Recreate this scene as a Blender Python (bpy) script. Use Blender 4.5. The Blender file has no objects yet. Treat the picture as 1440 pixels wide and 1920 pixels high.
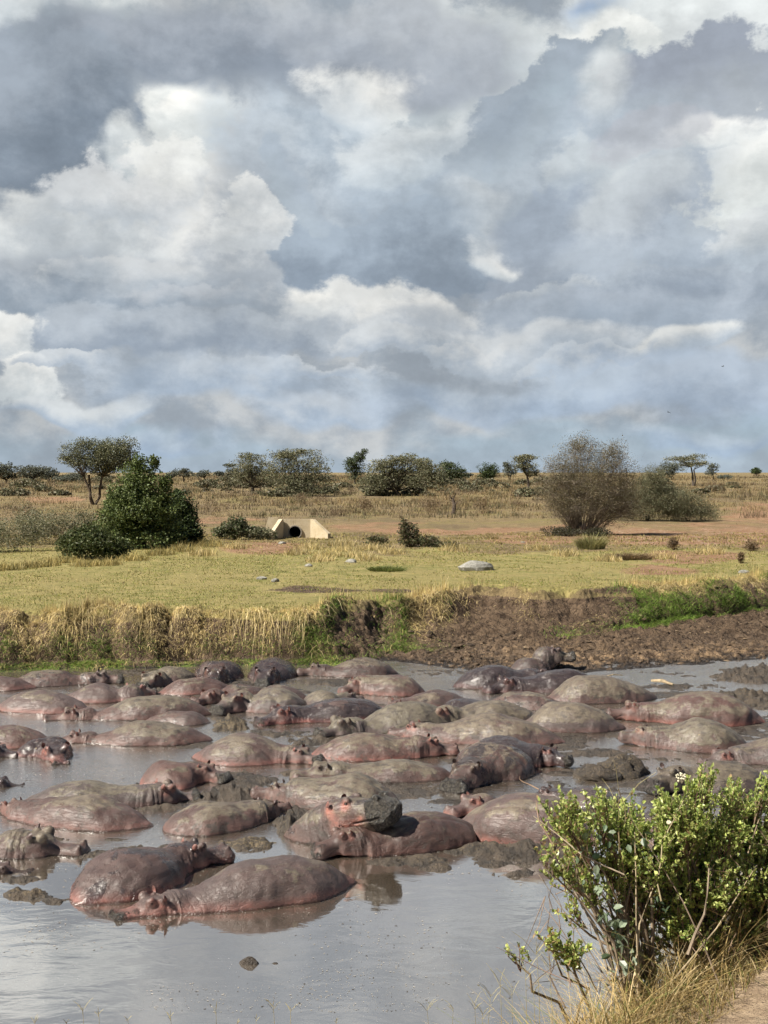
import bpy, math, random
import numpy as np
from mathutils import Vector, Matrix, noise as mnoise
R = math.radians
scene = bpy.context.scene
COL = scene.collection

# ------------------------------------------------------------------ camera
CAMZ = 5.7; FPX = 2500.0; HOR = 885.0
PITCH = math.atan((960 - HOR) / FPX)
cam_d = bpy.data.cameras.new("camera"); cam = bpy.data.objects.new("camera", cam_d); COL.objects.link(cam)
cam.location = (0, 0, CAMZ); cam.rotation_euler = (R(90) - PITCH, 0, 0)
cam_d.sensor_fit = 'VERTICAL'; cam_d.sensor_height = 24.0; cam_d.lens = 24.0 * FPX / 1920
cam_d.clip_start = 0.1; cam_d.clip_end = 9000
scene.camera = cam
scene.render.resolution_x = 768; scene.render.resolution_y = 1024
scene.view_settings.view_transform = 'Standard'; scene.view_settings.look = 'None'
scene.view_settings.exposure = 0.92; scene.view_settings.gamma = 1.0
scene.view_settings.use_curve_mapping = False
CP, SP = math.cos(PITCH), math.sin(PITCH)

def ray(x, y):
    cx = (x - 720) / FPX; cy = (960 - y) / FPX
    return Vector((cx, CP + cy * SP, -SP + cy * CP))
def W(x, y, z=0.0):
    d = ray(x, y); t = (z - CAMZ) / d.z
    return Vector((d.x * t, d.y * t, z))
def WD(x, y, D):                      # point on the sight line at distance D (world y)
    d = ray(x, y); t = D / d.y
    return Vector((d.x * t, D, CAMZ + d.z * t))

# ------------------------------------------------------------------ sun
SUN_EL = R(48); SUN_V = Vector((-0.91, -0.38, 0)).normalized() * math.cos(SUN_EL); SUN_V.z = math.sin(SUN_EL)
sd = bpy.data.lights.new("sun", 'SUN'); sd.energy = 5.0; sd.angle = R(0.6); sd.color = (1.0, 0.93, 0.82)
so = bpy.data.objects.new("sun", sd); COL.objects.link(so)
so.rotation_euler = SUN_V.to_track_quat('Z', 'Y').to_euler(); so.location = (-20, -10, 30)

# ------------------------------------------------------------------ node helper
class NT:
    def __init__(s, tree): s.dim = '3D'; s.t = tree; s.n = tree.nodes; s.l = tree.links
    def node(s, typ, **kw):
        n = s.n.new(typ)
        for k, v in kw.items(): setattr(n, k, v)
        return n
    def put(s, sock, v):
        if hasattr(v, 'links') or isinstance(v, bpy.types.NodeSocket): s.l.new(v, sock)
        elif isinstance(v, (tuple, list)):
            v = tuple(v)
            if len(sock.default_value) == 4 and len(v) == 3: v = v + (1,)
            sock.default_value = v
        else: sock.default_value = v
    def math(s, op, a, b=0.0, c=None, clamp=False):
        n = s.node('ShaderNodeMath', operation=op, use_clamp=clamp)
        s.put(n.inputs[0], a); s.put(n.inputs[1], b)
        if c is not None: s.put(n.inputs[2], c)
        return n.outputs[0]
    def vmath(s, op, a, b=(0, 0, 0), scale=None):
        n = s.node('ShaderNodeVectorMath', operation=op)
        s.put(n.inputs[0], a)
        if op != 'LENGTH': s.put(n.inputs[1], b)
        if scale is not None: s.put(n.inputs['Scale'], scale)
        return n.outputs['Value'] if op in ('LENGTH', 'DOT_PRODUCT') else n.outputs[0]
    def mix(s, f, a, b, blend='MIX'):
        n = s.node('ShaderNodeMix', data_type='RGBA', blend_type=blend)
        s.put(n.inputs['Factor'], f); s.put(n.inputs[6], a); s.put(n.inputs[7], b)
        return n.outputs[2]
    def ss(s, v, a, b, lo=0.0, hi=1.0, smooth=True):
        n = s.node('ShaderNodeMapRange', interpolation_type='SMOOTHSTEP' if smooth else 'LINEAR')
        s.put(n.inputs['Value'], v); s.put(n.inputs['From Min'], a); s.put(n.inputs['From Max'], b)
        s.put(n.inputs['To Min'], lo); s.put(n.inputs['To Max'], hi)
        return n.outputs[0]
    def noise(s, vec, scale, detail=4, rough=0.55, dist=0.0, out='Fac'):
        n = s.node('ShaderNodeTexNoise', noise_dimensions=s.dim)
        s.put(n.inputs['Vector'], vec); s.put(n.inputs['Scale'], scale)
        n.inputs['Detail'].default_value = detail; n.inputs['Roughness'].default_value = rough
        n.inputs['Distortion'].default_value = dist
        return n.outputs[0] if out == 'Fac' else n.outputs[1]
    def vor(s, vec, scale, feature='F1', out='Distance'):
        n = s.node('ShaderNodeTexVoronoi', feature=feature)
        s.put(n.inputs['Vector'], vec); s.put(n.inputs['Scale'], scale)
        return n.outputs[out]
    def mapping(s, vec, loc=(0, 0, 0), rot=(0, 0, 0), sc=(1, 1, 1), typ='POINT'):
        n = s.node('ShaderNodeMapping', vector_type=typ)
        s.put(n.inputs['Vector'], vec)
        n.inputs['Location'].default_value = loc; n.inputs['Rotation'].default_value = rot; n.inputs['Scale'].default_value = sc
        return n.outputs[0]
    def attr(s, name, out='Color', typ='GEOMETRY'):
        n = s.node('ShaderNodeAttribute', attribute_name=name, attribute_type=typ)
        return n.outputs[out]
    def sep(s, c):
        n = s.node('ShaderNodeSeparateColor'); s.put(n.inputs[0], c)
        return n.outputs[0], n.outputs[1], n.outputs[2]
    def sepv(s, c):
        n = s.node('ShaderNodeSeparateXYZ'); s.put(n.inputs[0], c)
        return n.outputs[0], n.outputs[1], n.outputs[2]
    def bump(s, h, strength, dist, normal=None):
        n = s.node('ShaderNodeBump'); s.put(n.inputs['Height'], h)
        n.inputs['Strength'].default_value = strength; n.inputs['Distance'].default_value = dist
        if normal is not None: s.put(n.inputs['Normal'], normal)
        return n.outputs[0]

def lin(r, g, b):
    f = lambda c: ((c / 255 + 0.055) / 1.055) ** 2.4 if c > 10 else c / 255 / 12.92
    return (f(r), f(g), f(b))

# ------------------------------------------------------------------ world: blue sky + layered cumulus
world = bpy.data.worlds.new("World"); scene.world = world; world.use_nodes = True
nt = NT(world.node_tree); nt.n.clear()
def build_sky(nt):
    nt.dim = '2D'
    tc = nt.node('ShaderNodeTexCoord'); d = tc.outputs['Generated']
    x, y, z = nt.sepv(d)
    A = nt.math('ARCTAN2', x, y)
    hyp = nt.math('SQRT', nt.math('ADD', nt.math('MULTIPLY', x, x), nt.math('MULTIPLY', y, y)))
    E = nt.math('ARCTAN2', z, hyp)
    cb = nt.node('ShaderNodeCombineXYZ'); nt.put(cb.inputs[0], A); nt.put(cb.inputs[1], E)
    p = cb.outputs[0]
    pn = nt.vmath('MULTIPLY', p, (1.0, 1.35, 1.0))
    w1 = nt.vmath('SUBTRACT', nt.noise(pn, 9.0, 3, 0.5, out='Color'), (0.5, 0.5, 0.5))
    w2 = nt.vmath('SUBTRACT', nt.noise(pn, 34.0, 5, 0.62, out='Color'), (0.5, 0.5, 0.5))
    w1 = nt.vmath('SCALE', w1, scale=0.070); w2 = nt.vmath('SCALE', w2, scale=0.024)
    q = nt.vmath('ADD', nt.vmath('ADD', p, w1), w2)
    qs = nt.vmath('ADD', p, w1)
    q = nt.vmath('MULTIPLY_ADD', q, (1, 1, 0)); q.node.inputs[2].default_value = (0, 0, 1)
    qs = nt.vmath('MULTIPLY_ADD', qs, (1, 1, 0)); qs.node.inputs[2].default_value = (0, 0, 1)
    n1 = nt.noise(pn, 15.0, 8, 0.63, 0.1)          # billows
    n2 = nt.noise(nt.vmath('MULTIPLY', p, (1.0, 2.2, 1.0)), 6.0, 4, 0.5)
    sky = nt.node('ShaderNodeTexSky', sky_type='NISHITA', sun_disc=False)
    sky.sun_elevation = SUN_EL; sky.sun_rotation = math.atan2(SUN_V.x, SUN_V.y)
    sky.altitude = 1100; sky.air_density = 1.0; sky.dust_density = 1.0
    skyc = nt.vmath('SCALE', sky.outputs[0], scale=0.10)
    zen = nt.ss(E, 0.02, 0.7)
    base = nt.mix(0.72, skyc, nt.mix(zen, lin(150, 176, 207), lin(118, 150, 190)))
    # general overcast deck, mid grey, thinner at the horizon
    deck = nt.ss(nt.math('ADD', n2, nt.math('MULTIPLY', nt.ss(E, 0.0, 0.10), 0.5)), 0.50, 0.74)
    dcol = nt.mix(nt.ss(n1, 0.35, 0.7), lin(156, 168, 182), lin(184, 190, 196))
    c = nt.mix(deck, base, dcol)
    def px(x, y): return (math.atan((x - 720) / FPX), math.atan((HOR - y) / FPX * 0.985))
    # (x, y, rx, ry, rot deg, colour at top, colour at bottom, softness, noise, alpha)
    L = [
      # light masses in the back
      (330, 420, 330, 190, 10, (232,235,236), (176,186,198), .22, .7, .95),
      (50, 50, 190, 110, 20, (234,240,242), (180,194,206), .35, .8, .9),
      (900, 140, 260, 120, -10, (220,228,232), (190,202,212), .30, .7, .9),
      (690, 170, 75, 52, 0, (247,249,248), (215,224,230), .14, 1.0, 1),
      (1260, 60, 270, 130, 0, (226,234,238), (216,224,230), .25, .7, .95),
      (1130, 100, 85, 90, 20, (240,245,246), (222,230,234), .16, .9, 1),
      (1330, 370, 290, 130, 10, (234,239,241), (196,206,214), .22, .8, .95),
      (1390, 300, 190, 90, 0, (242,246,247), (222,230,233), .25, .8, .8),
      (340, 225, 120, 70, 20, (236,241,242), (214,222,226), .30, 1.1, .95),
      (345, 226, 44, 20, 10, (250,251,249), (238,242,243), .60, 1.5, .9),
      (140, 430, 150, 70, 0, (216,222,226), (186,196,206), .35, .8, .9),
      (500, 390, 100, 75, 0, (221,226,230), (190,199,208), .16, .8, .9),
      (880, 370, 130, 110, -35, (206,214,221), (188,200,212), .18, .8, .95),
      (905, 455, 70, 36, -10, (246,248,247), (215,223,228), .22, 1.0, 1),
      # dark masses in front
      (480, 90, 470, 85, 0, (160,170,184), (140,152,168), .35, .7, .95),
      (720, 70, 260, 75, -8, (178,186,196), (168,178,192), .35, .7, .85),
      (75, 240, 190, 135, 10, (154,166,181), (128,142,159), .16, .6, 1),
      (1000, 190, 190, 70, 27, (160,173,188), (172,188,203), .10, .7, 1),
      (1290, 190, 205, 100, 8, (156,166,182), (176,186,198), .10, .7, 1),
      (1000, 330, 330, 120, 12, (178,192,207), (164,178,194), .40, .5, .8),
      (620, 330, 230, 120, -10, (172,187,203), (160,174,190), .35, .6, .8),
      (1060, 440, 240, 90, 18, (164,178,196), (158,171,188), .12, .8, .9),
      (700, 470, 210, 92, -4, (162,177,194), (140,155,173), .10, .6, 1),
      (130, 540, 330, 70, 0, (170,180,192), (142,157,174), .35, .6, .9),
      (1290, 520, 270, 80, 0, (172,184,198), (148,162,180), .30, .6, .9),
      (680, 165, 70, 36, -12, (240,243,243), (206,215,223), .60, 1.7, .85),
      (905, 462, 60, 22, -14, (238,241,242), (208,217,224), .60, 1.8, .85),
      (860, 385, 60, 46, -40, (208,216,223), (186,198,210), .70, 1.2, .6),
      (1345, 268, 95, 24, 6, (243,246,247), (222,229,233), .60, 1.6, .9),
      (1120, 150, 34, 60, 0, (230,236,239), (208,217,224), .80, 1.2, .7),
      (40, 30, 90, 50, 10, (238,243,245), (206,216,224), .45, 1.3, .9),
      (215, 300, 26, 60, -20, (232,238,240), (206,216,223), .70, 1.5, .8),
      (300, 330, 75, 52, 15, (234,238,239), (204,211,218), .16, 1.3, .85),
      (200, 385, 130, 46, 5, (218,223,228), (186,196,207), .22, 1.2, .8),
      (455, 400, 62, 58, 10, (230,234,236), (196,204,212), .14, 1.3, .85),
      (545, 345, 70, 46, -20, (166,180,196), (172,186,200), .22, 1.2, .8),
      (775, 262, 95, 60, 10, (214,222,228), (190,202,213), .30, 1.2, .75),
      (930, 255, 125, 52, 27, (156,170,186), (178,192,206), .12, 1.2, .8),
      (1075, 315, 80, 44, 20, (200,210,218), (182,195,208), .28, 1.1, .7),
      (1180, 372, 90, 56, 15, (220,227,230), (202,210,217), .5, 1.0, .5),
      (1300, 455, 80, 50, 10, (172,185,200), (160,174,191), .14, 1.2, .8),
      (1400, 445, 70, 58, 0, (212,219,225), (176,189,203), .20, 1.2, .8),
      (1225, 255, 110, 44, 8, (180,186,198), (188,194,204), .25, 1.0, .7),
      (250, 505, 170, 34, 3, (202,208,214), (172,183,195), .25, 1.3, .8),
      (440, 565, 160, 30, 0, (184,192,202), (158,171,186), .25, 1.2, .8),
      (1010, 545, 130, 30, 4, (192,201,210), (164,177,193), .22, 1.3, .8),
      # lower bands
      (1130, 600, 330, 60, 0, (172,184,199), (158,173,191), .30, .7, .9),
      (320, 640, 300, 52, 0, (176,187,200), (150,164,182), .22, .6, .95),
      (650, 588, 170, 52, 0, (220,224,226), (176,187,200), .28, .9, .95),
      (575, 562, 50, 26, 0, (236,238,237), (205,212,218), .40, 1.0, .9),
      (785, 595, 85, 42, 0, (226,229,230), (184,194,206), .30, 1.0, .9),
      (960, 650, 260, 32, -3, (204,211,218), (172,185,200), .40, .9, .9),
      (1300, 672, 150, 30, 14, (216,221,224), (172,186,202), .30, .9, .95),
      (10, 640, 60, 40, 0, (226,230,232), (196,205,213), .25, 1.0, 1),
      (8, 720, 65, 58, 0, (233,236,237), (196,206,214), .22, .9, 1),
      (150, 775, 170, 26, 5, (206,214,221), (164,182,203), .35, 1.0, .9),
      (820, 655, 120, 20, 2, (206,212,218), (172,185,200), .25, 1.4, .8),
      (700, 640, 90, 24, 0, (200,207,214), (170,183,199), .25, 1.4, .8),
      (560, 705, 170, 18, 0, (196,205,215), (166,182,202), .28, 1.4, .8),
      (1110, 690, 130, 16, 3, (192,202,213), (164,180,200), .28, 1.4, .75),
      (90, 690, 120, 18, -4, (200,208,216), (170,184,201), .25, 1.4, .8),
      (640, 765, 150, 28, -3, (198,207,217), (162,181,204), .45, 1.0, .8),
      (400, 720, 260, 34, 0, (184,196,210), (160,178,200), .45, .9, .8),
      (1240, 740, 260, 40, 0, (170,186,206), (162,180,203), .45, .9, .8),
      (900, 740, 240, 40, 0, (176,191,208), (160,179,203), .45, .9, .7),
      (280, 815, 120, 16, 0, (184,199,216), (160,181,208), .5, 1.0, .7),
      (1340, 810, 160, 22, 0, (184,199,216), (160,181,208), .5, 1.0, .7),
      (1085, 8, 60, 22, 25, (122,152,194), (150,174,204), 1.3, 2.2, .8),
    ]
    for (lx, ly, rx, ry, rot, ct, cbm, soft, kn, al) in L:
        a, e = px(lx, ly)
        qq = q if soft < .3 else qs; cr, sr = math.cos(R(rot)), math.sin(R(rot)); kx, ky = FPX / rx, FPX / ry
        mx = nt.vmath('DOT_PRODUCT', qq, (cr * kx, sr * kx, -(a * cr + e * sr) * kx))
        my = nt.vmath('DOT_PRODUCT', qq, (-sr * ky, cr * ky, (a * sr - e * cr) * ky))
        dd = nt.math('SQRT', nt.math('MULTIPLY_ADD', mx, mx, nt.math('MULTIPLY', my, my)))
        dd = nt.math('MULTIPLY_ADD', nt.math('SUBTRACT', n1, 0.5), -kn * 1.35, dd)
        soft *= .75; mask = nt.ss(dd, 1 + soft, 1 - soft, 0.0, al)
        t = nt.ss(nt.math('MULTIPLY_ADD', nt.math('SUBTRACT', n1, .5), 2.6, my), -0.8, 0.8)
        c = nt.mix(mask, c, nt.mix(t, lin(*cbm), lin(*ct)))
    # fine grain of the billows
    n3 = nt.noise(pn, 42.0, 4, 0.6)
    n5 = nt.noise(nt.vmath('MULTIPLY', p, (1.0, 1.7, 1.0)), 7.5, 5, .55, .1)
    c = nt.vmath('SCALE', c, scale=nt.ss(n5, .36, .64, .93, 1.05))
    g = nt.math('ADD', nt.ss(n1, 0.3, 0.7, 0.91, 1.07), nt.ss(n3, 0.3, 0.7, -0.045, 0.045))
    c = nt.vmath('SCALE', c, scale=g)
    # unseen sky overhead and behind: broken blue, made dark to cut ambient light
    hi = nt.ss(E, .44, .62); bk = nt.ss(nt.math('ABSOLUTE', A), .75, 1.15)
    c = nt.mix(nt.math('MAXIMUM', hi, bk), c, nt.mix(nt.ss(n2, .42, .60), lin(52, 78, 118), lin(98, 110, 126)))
    # below the horizon: the far ground's colour, so nothing glows from under
    c = nt.mix(nt.ss(E, -0.06, -0.02), (0.10, 0.10, 0.08), c)
    c = nt.vmath('MULTIPLY', c, (1.03, 1.0, .955))
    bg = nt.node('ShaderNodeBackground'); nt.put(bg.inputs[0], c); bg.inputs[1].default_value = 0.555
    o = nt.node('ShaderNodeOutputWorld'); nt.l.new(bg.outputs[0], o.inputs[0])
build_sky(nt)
world.cycles.sampling_method = 'MANUAL'; world.cycles.sample_map_resolution = 512

cy = scene.cycles
cy.use_adaptive_sampling = True; cy.adaptive_threshold = 0.02; cy.adaptive_min_samples = 8
cy.max_bounces = 6; cy.diffuse_bounces = 2; cy.glossy_bounces = 3; cy.transmission_bounces = 3; cy.transparent_max_bounces = 4
cy.use_denoising = True
# ------------------------------------------------------------------ numpy noise
_rng = np.random.RandomState(11)
_perm = _rng.permutation(4096); _val = _rng.rand(4096)
def _h(i, j, k): return _val[(_perm[(_perm[(_perm[i & 4095] + j) & 4095] + k) & 4095])]
def vnoise(x, y, z=None):
    x = np.asarray(x, float); y = np.asarray(y, float); z = np.zeros_like(x) if z is None else np.asarray(z, float) + 0 * x
    xi = np.floor(x).astype(int); yi = np.floor(y).astype(int); zi = np.floor(z).astype(int)
    fx = x - xi; fy = y - yi; fz = z - zi
    fx = fx * fx * (3 - 2 * fx); fy = fy * fy * (3 - 2 * fy); fz = fz * fz * (3 - 2 * fz)
    r = 0
    for a in (0, 1):
        for b in (0, 1):
            for c in (0, 1):
                r = r + _h(xi + a, yi + b, zi + c) * (fx if a else 1 - fx) * (fy if b else 1 - fy) * (fz if c else 1 - fz)
    return r
def fbm(x, y, z=None, o=4, g=0.5):
    s = 0; a = 1.0; t = 0
    for i in range(o):
        m = 2.03 ** i
        s = s + a * vnoise(np.asarray(x) * m + 17.3 * i, np.asarray(y) * m + 9.1 * i, None if z is None else np.asarray(z) * m + 4.7 * i)
        t += a; a *= g
    return s / t
def sst(x, a, b):
    t = np.clip((x - a) / (b - a), 0, 1); return t * t * (3 - 2 * t)

# ------------------------------------------------------------------ object helpers
def tag(o, label=None, cat=None, group=None, kind=None):
    if label: o['label'] = label
    if cat: o['category'] = cat
    if group: o['group'] = group
    if kind: o['kind'] = kind
    return o
def empty(name, loc, rz=0.0):
    o = bpy.data.objects.new(name, None); COL.objects.link(o); o.location = loc; o.rotation_euler = (0, 0, rz)
    o.empty_display_size = 0.2
    return o
class MA:                                                   # fast mesh accumulator
    def __init__(s): s.v = []; s.f = []; s.n = []; s.c = []; s.off = 0
    def add(s, v, f, c=None):
        v = np.asarray(v, float).reshape(-1, 3); f = np.asarray(f, int)
        s.v.append(v); s.f.append((f + s.off).ravel()); s.n.append(np.full(f.shape[0], f.shape[1])); s.off += len(v)
        if c is None: c = (1, 1, 1)
        c = np.asarray(c, float)
        if c.ndim == 1: c = np.tile(c, (len(v), 1))
        s.c.append(c)
    def build(s, name, mat, parent=None, smooth=False, loc=None):
        me = bpy.data.meshes.new(name)
        v = np.concatenate(s.v); f = np.concatenate(s.f); n = np.concatenate(s.n); c = np.concatenate(s.c)
        if loc is not None: v = v - np.array(loc)
        me.vertices.add(len(v)); me.vertices.foreach_set('co', v.astype(np.float32).ravel())
        me.loops.add(len(f)); me.loops.foreach_set('vertex_index', f.astype(np.int32))
        me.polygons.add(len(n)); st = np.concatenate([[0], np.cumsum(n)[:-1]])
        me.polygons.foreach_set('loop_start', st.astype(np.int32))
        me.polygons.foreach_set('use_smooth', np.full(len(n), smooth, bool))
        at = me.color_attributes.new('col', 'FLOAT_COLOR', 'POINT')
        at.data.foreach_set('color', np.hstack([c, np.ones((len(c), 1))]).astype(np.float32).ravel())
        me.update(calc_edges=True); me.validate()
        if mat: me.materials.append(mat)
        o = bpy.data.objects.new(name, me); COL.objects.link(o)
        if parent: o.parent = parent
        if loc is not None: o.location = loc
        return o
def grid_faces(nr, nc):
    i = np.arange(nr - 1)[:, None] * nc + np.arange(nc - 1)[None]
    return np.stack([i, i + 1, i + 1 + nc, i + nc], -1).reshape(-1, 4)
def tube(ma, pts, rad, col, sides=5):
    pts = np.asarray(pts, float); rad = np.asarray(rad, float); n = len(pts)
    d = np.gradient(pts, axis=0); d /= np.linalg.norm(d, axis=1)[:, None] + 1e-9
    up = np.where(np.abs(d[:, 2:3]) > .9, np.array([[1., 0, 0]]), np.array([[0, 0, 1.]]))
    a = np.cross(d, up); a /= np.linalg.norm(a, axis=1)[:, None] + 1e-9; b = np.cross(d, a)
    th = np.arange(sides) * 2 * math.pi / sides
    v = pts[:, None] + rad[:, None, None] * (np.cos(th)[None, :, None] * a[:, None] + np.sin(th)[None, :, None] * b[:, None])
    f = []
    for i in range(n - 1):
        for k in range(sides):
            k2 = (k + 1) % sides; f.append((i * sides + k, i * sides + k2, (i + 1) * sides + k2, (i + 1) * sides + k))
    ma.add(v.reshape(-1, 3), f, col)

def mat_new(name):
    m = bpy.data.materials.new(name); m.use_nodes = True; t = NT(m.node_tree)
    return m, t, t.n['Principled BSDF']
def leaf_material(name, trans=0.25, rough=0.55, var=0.25, noise_scale=1.5, spec=0.3):
    m, t, b = mat_new(name)
    c = t.attr('col'); tc = t.node('ShaderNodeTexCoord').outputs['Object']
    n = t.noise(tc, noise_scale, 3)
    c = t.vmath('SCALE', c, scale=t.ss(n, .3, .7, 1 - var, 1 + var))
    t.put(b.inputs['Base Color'], c); b.inputs['Roughness'].default_value = rough
    b.inputs['Specular IOR Level'].default_value = spec
    if trans > 0:
        tr = t.node('ShaderNodeBsdfTranslucent'); t.put(tr.inputs[0], c)
        mx = t.node('ShaderNodeMixShader'); mx.inputs[0].default_value = trans
        t.l.new(b.outputs[0], mx.inputs[1]); t.l.new(tr.outputs[0], mx.inputs[2])
        t.l.new(mx.outputs[0], t.n['Material Output'].inputs[0])
    return m
M_LEAF = leaf_material('foliage'); M_GRASS = leaf_material('grass_blades', .22, .6, .22, .8)
M_BARK = leaf_material('bark', 0, .85, .35, 6.0, .2)

# ------------------------------------------------------------------ terrain profile
def tab(pairs, z):
    xs = [p[0] for p in pairs]; Ds = [W(p[0], p[1], z).y for p in pairs]
    return np.array(xs, float), np.array(Ds)
CR = tab([(-900,1150),(-300,1151),(0,1149),(120,1152),(300,1146),(450,1150),(560,1152),(600,1140),(640,1128),(750,1122),(820,1112),(900,1100),(960,1104),(1000,1110),(1060,1108),(1100,1108),(1160,1103),(1210,1099),(1260,1095),(1320,1092),(1380,1086),(1440,1079),(1600,1078),(2400,1080)], 1.48)
BS = tab([(-900,1252),(0,1251),(300,1246),(450,1243),(560,1232),(650,1228),(700,1222),(750,1212),(900,1205),(1000,1200),(1100,1195),(1160,1186),(1250,1175),(1330,1162),(1440,1150),(1700,1150),(2400,1160)], 0.2)
SH = tab([(-900,1258),(0,1258),(300,1252),(450,1249),(560,1246),(640,1243),(720,1240),(800,1246),(860,1250),(900,1256),(1000,1262),(1100,1262),(1160,1258),(1250,1250),(1340,1244),(1440,1236),(1700,1232),(2400,1236)], 0.0)
PL = [(1150,1.46),(1100,1.49),(1050,1.47),(1020,1.5),(1005,1.52),(990,1.56),(980,1.62),(960,1.8),(945,2.05),(930,2.5),(915,3.05),(905,3.55),(897.5,4.1),(893.5,4.35),(893,4.3)]
_pd = []; _pz = []
for y, z in PL: _pd.append(W(720, y, z).y); _pz.append(z)
_pd = [0] + _pd + [900, 1600, 9000]; _pz = [1.46] + _pz + [3.6, 2.6, 2.0]
def pxof(X, Y): return 720 + FPX * X / np.maximum(Y, 1e-3)
def near_bank(X, Y):
    # bank under the camera: edge runs away from us on the right
    e = np.interp(X, [-8, -2, 0.3, 1.0, 1.6, 2.4, 3.2, 5, 9], [6.2, 6.2, 6.6, 7.4, 8.0, 8.7, 9.3, 10, 11])
    top = np.interp(X, [-8, 0.6, 1.6, 2.6, 6], [2.35, 2.35, 2.50, 2.78, 3.0])
    t = np.clip((Y - e) / 3.2, 0, 1.3)
    return top - 0.12 * np.clip(Y - e + 3, 0, 3) * 0.3 - (top + .5) * (t ** 1.15)
def edges(X, Y):
    p = pxof(X, Y); left = 1 - sst(p, 600, 700)
    jit = (fbm(X * .45, X * 0 + 3.1, None, 3) - .5); jit2 = (fbm(X * 1.7, X * 0 + 8.1, None, 3) - .5)
    dc = np.interp(p, *CR) + jit * 1.6 * (1 - .3 * left) + jit2 * (1.1 + .4 * left); db = np.interp(p, *BS) + jit + jit2 * .5; ds = np.interp(p, *SH) + jit * 1.2
    db = np.maximum(db, ds + .3); return np.maximum(dc, db + .7), db, ds
def ground_z(X, Y, detail=True):
    X = np.asarray(X, float); Y = np.asarray(Y, float)
    p = pxof(X, Y)
    jit = (fbm(X * .45, X * 0 + 3.1, None, 3) - .5)
    jit2 = (fbm(X * 1.7, X * 0 + 8.1, None, 3) - .5)
    left = 1 - sst(p, 600, 700)
    dc = np.interp(p, *CR) + jit * 1.6 * (1 - .3 * left) + jit2 * (1.1 + .4 * left)
    db = np.interp(p, *BS) + jit * 1.0 + jit2 * .5
    ds = np.interp(p, *SH) + jit * 1.2
    db = np.maximum(db, ds + .3); dc = np.maximum(dc, db + .7)
    plain = np.interp(Y, _pd, _pz)
    tb = np.clip((Y - db) / (dc - db), 0, 1)
    mudslope = sst(p, 640, 720) * (1 - sst(p, 1080, 1180))
    prof_steep = np.clip(tb ** .55 * 1.0, 0, 1)
    prof_mud = 0.42 * tb + 0.58 * tb ** 3.2
    prof = prof_steep * (1 - mudslope) + prof_mud * mudslope
    zb = 0.16 + 0.20 * sst(p, 800, 1150)
    zf = zb * np.clip((Y - ds) / np.maximum(db - ds, .1), 0, 1) ** .8
    z = np.where(Y < ds, -np.clip((ds - Y) * .12, 0, .6) - 0.0, np.where(Y < db, zf, zb + (plain - zb) * prof))
    onplain = sst(Y, dc - .3, dc + 3)
    if detail:
        z = z + onplain * ((fbm(X * .12, Y * .12, None, 3) - .5) * .35 * sst(Y, 50, 75) + (fbm(X * .9, Y * .9, None, 3) - .5) * .10)
        bank = sst(Y, ds - .2, ds + .5) * (1 - onplain)
        n = fbm(X * 1.5, Y * 1.5, None, 3); r1 = np.abs(fbm(X * 3.2, Y * 3.2, z * 2, 4) - .5) * 2
        cl = fbm(X * 5.5, Y * 5.5, None, 3, .6)
        z = z + bank * ((n - .5) * .24 - (.25 - r1) * .18 + (cl - .5) * .16 + (fbm(X * 11, Y * 11, None, 2) - .5) * .12)
    if detail: z = z + left * np.exp(-((Y - dc - .3) / .9) ** 2) * (Y > db) * np.clip((fbm(X * .8 + 5, X * 0 + 1.7, None, 3) - .42) * 1.2, 0, .28)
    nb = near_bank(X, Y) + ((fbm(X * 3, Y * 3, None, 4) - .5) * .12 if detail else 0)
    z = np.where(Y < 16, np.maximum(np.maximum(nb, -.6), np.where(Y < ds, -.6, z)), z)
    return z
_curv = {}
def G(x, y, dmin=36.0):                                     # where the sight line of a pixel meets the ground
    Ds = np.geomspace(dmin, 700, 1500)
    r = ray(x, y)
    X = r.x / r.y * Ds; Z = CAMZ + r.z / r.y * Ds
    g = ground_z(X, Ds, False)
    k = np.argmax(Z <= g)
    if Z[k] > g[k]: k = len(Ds) - 1
    return Vector((X[k], Ds[k], float(g[k])))

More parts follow.
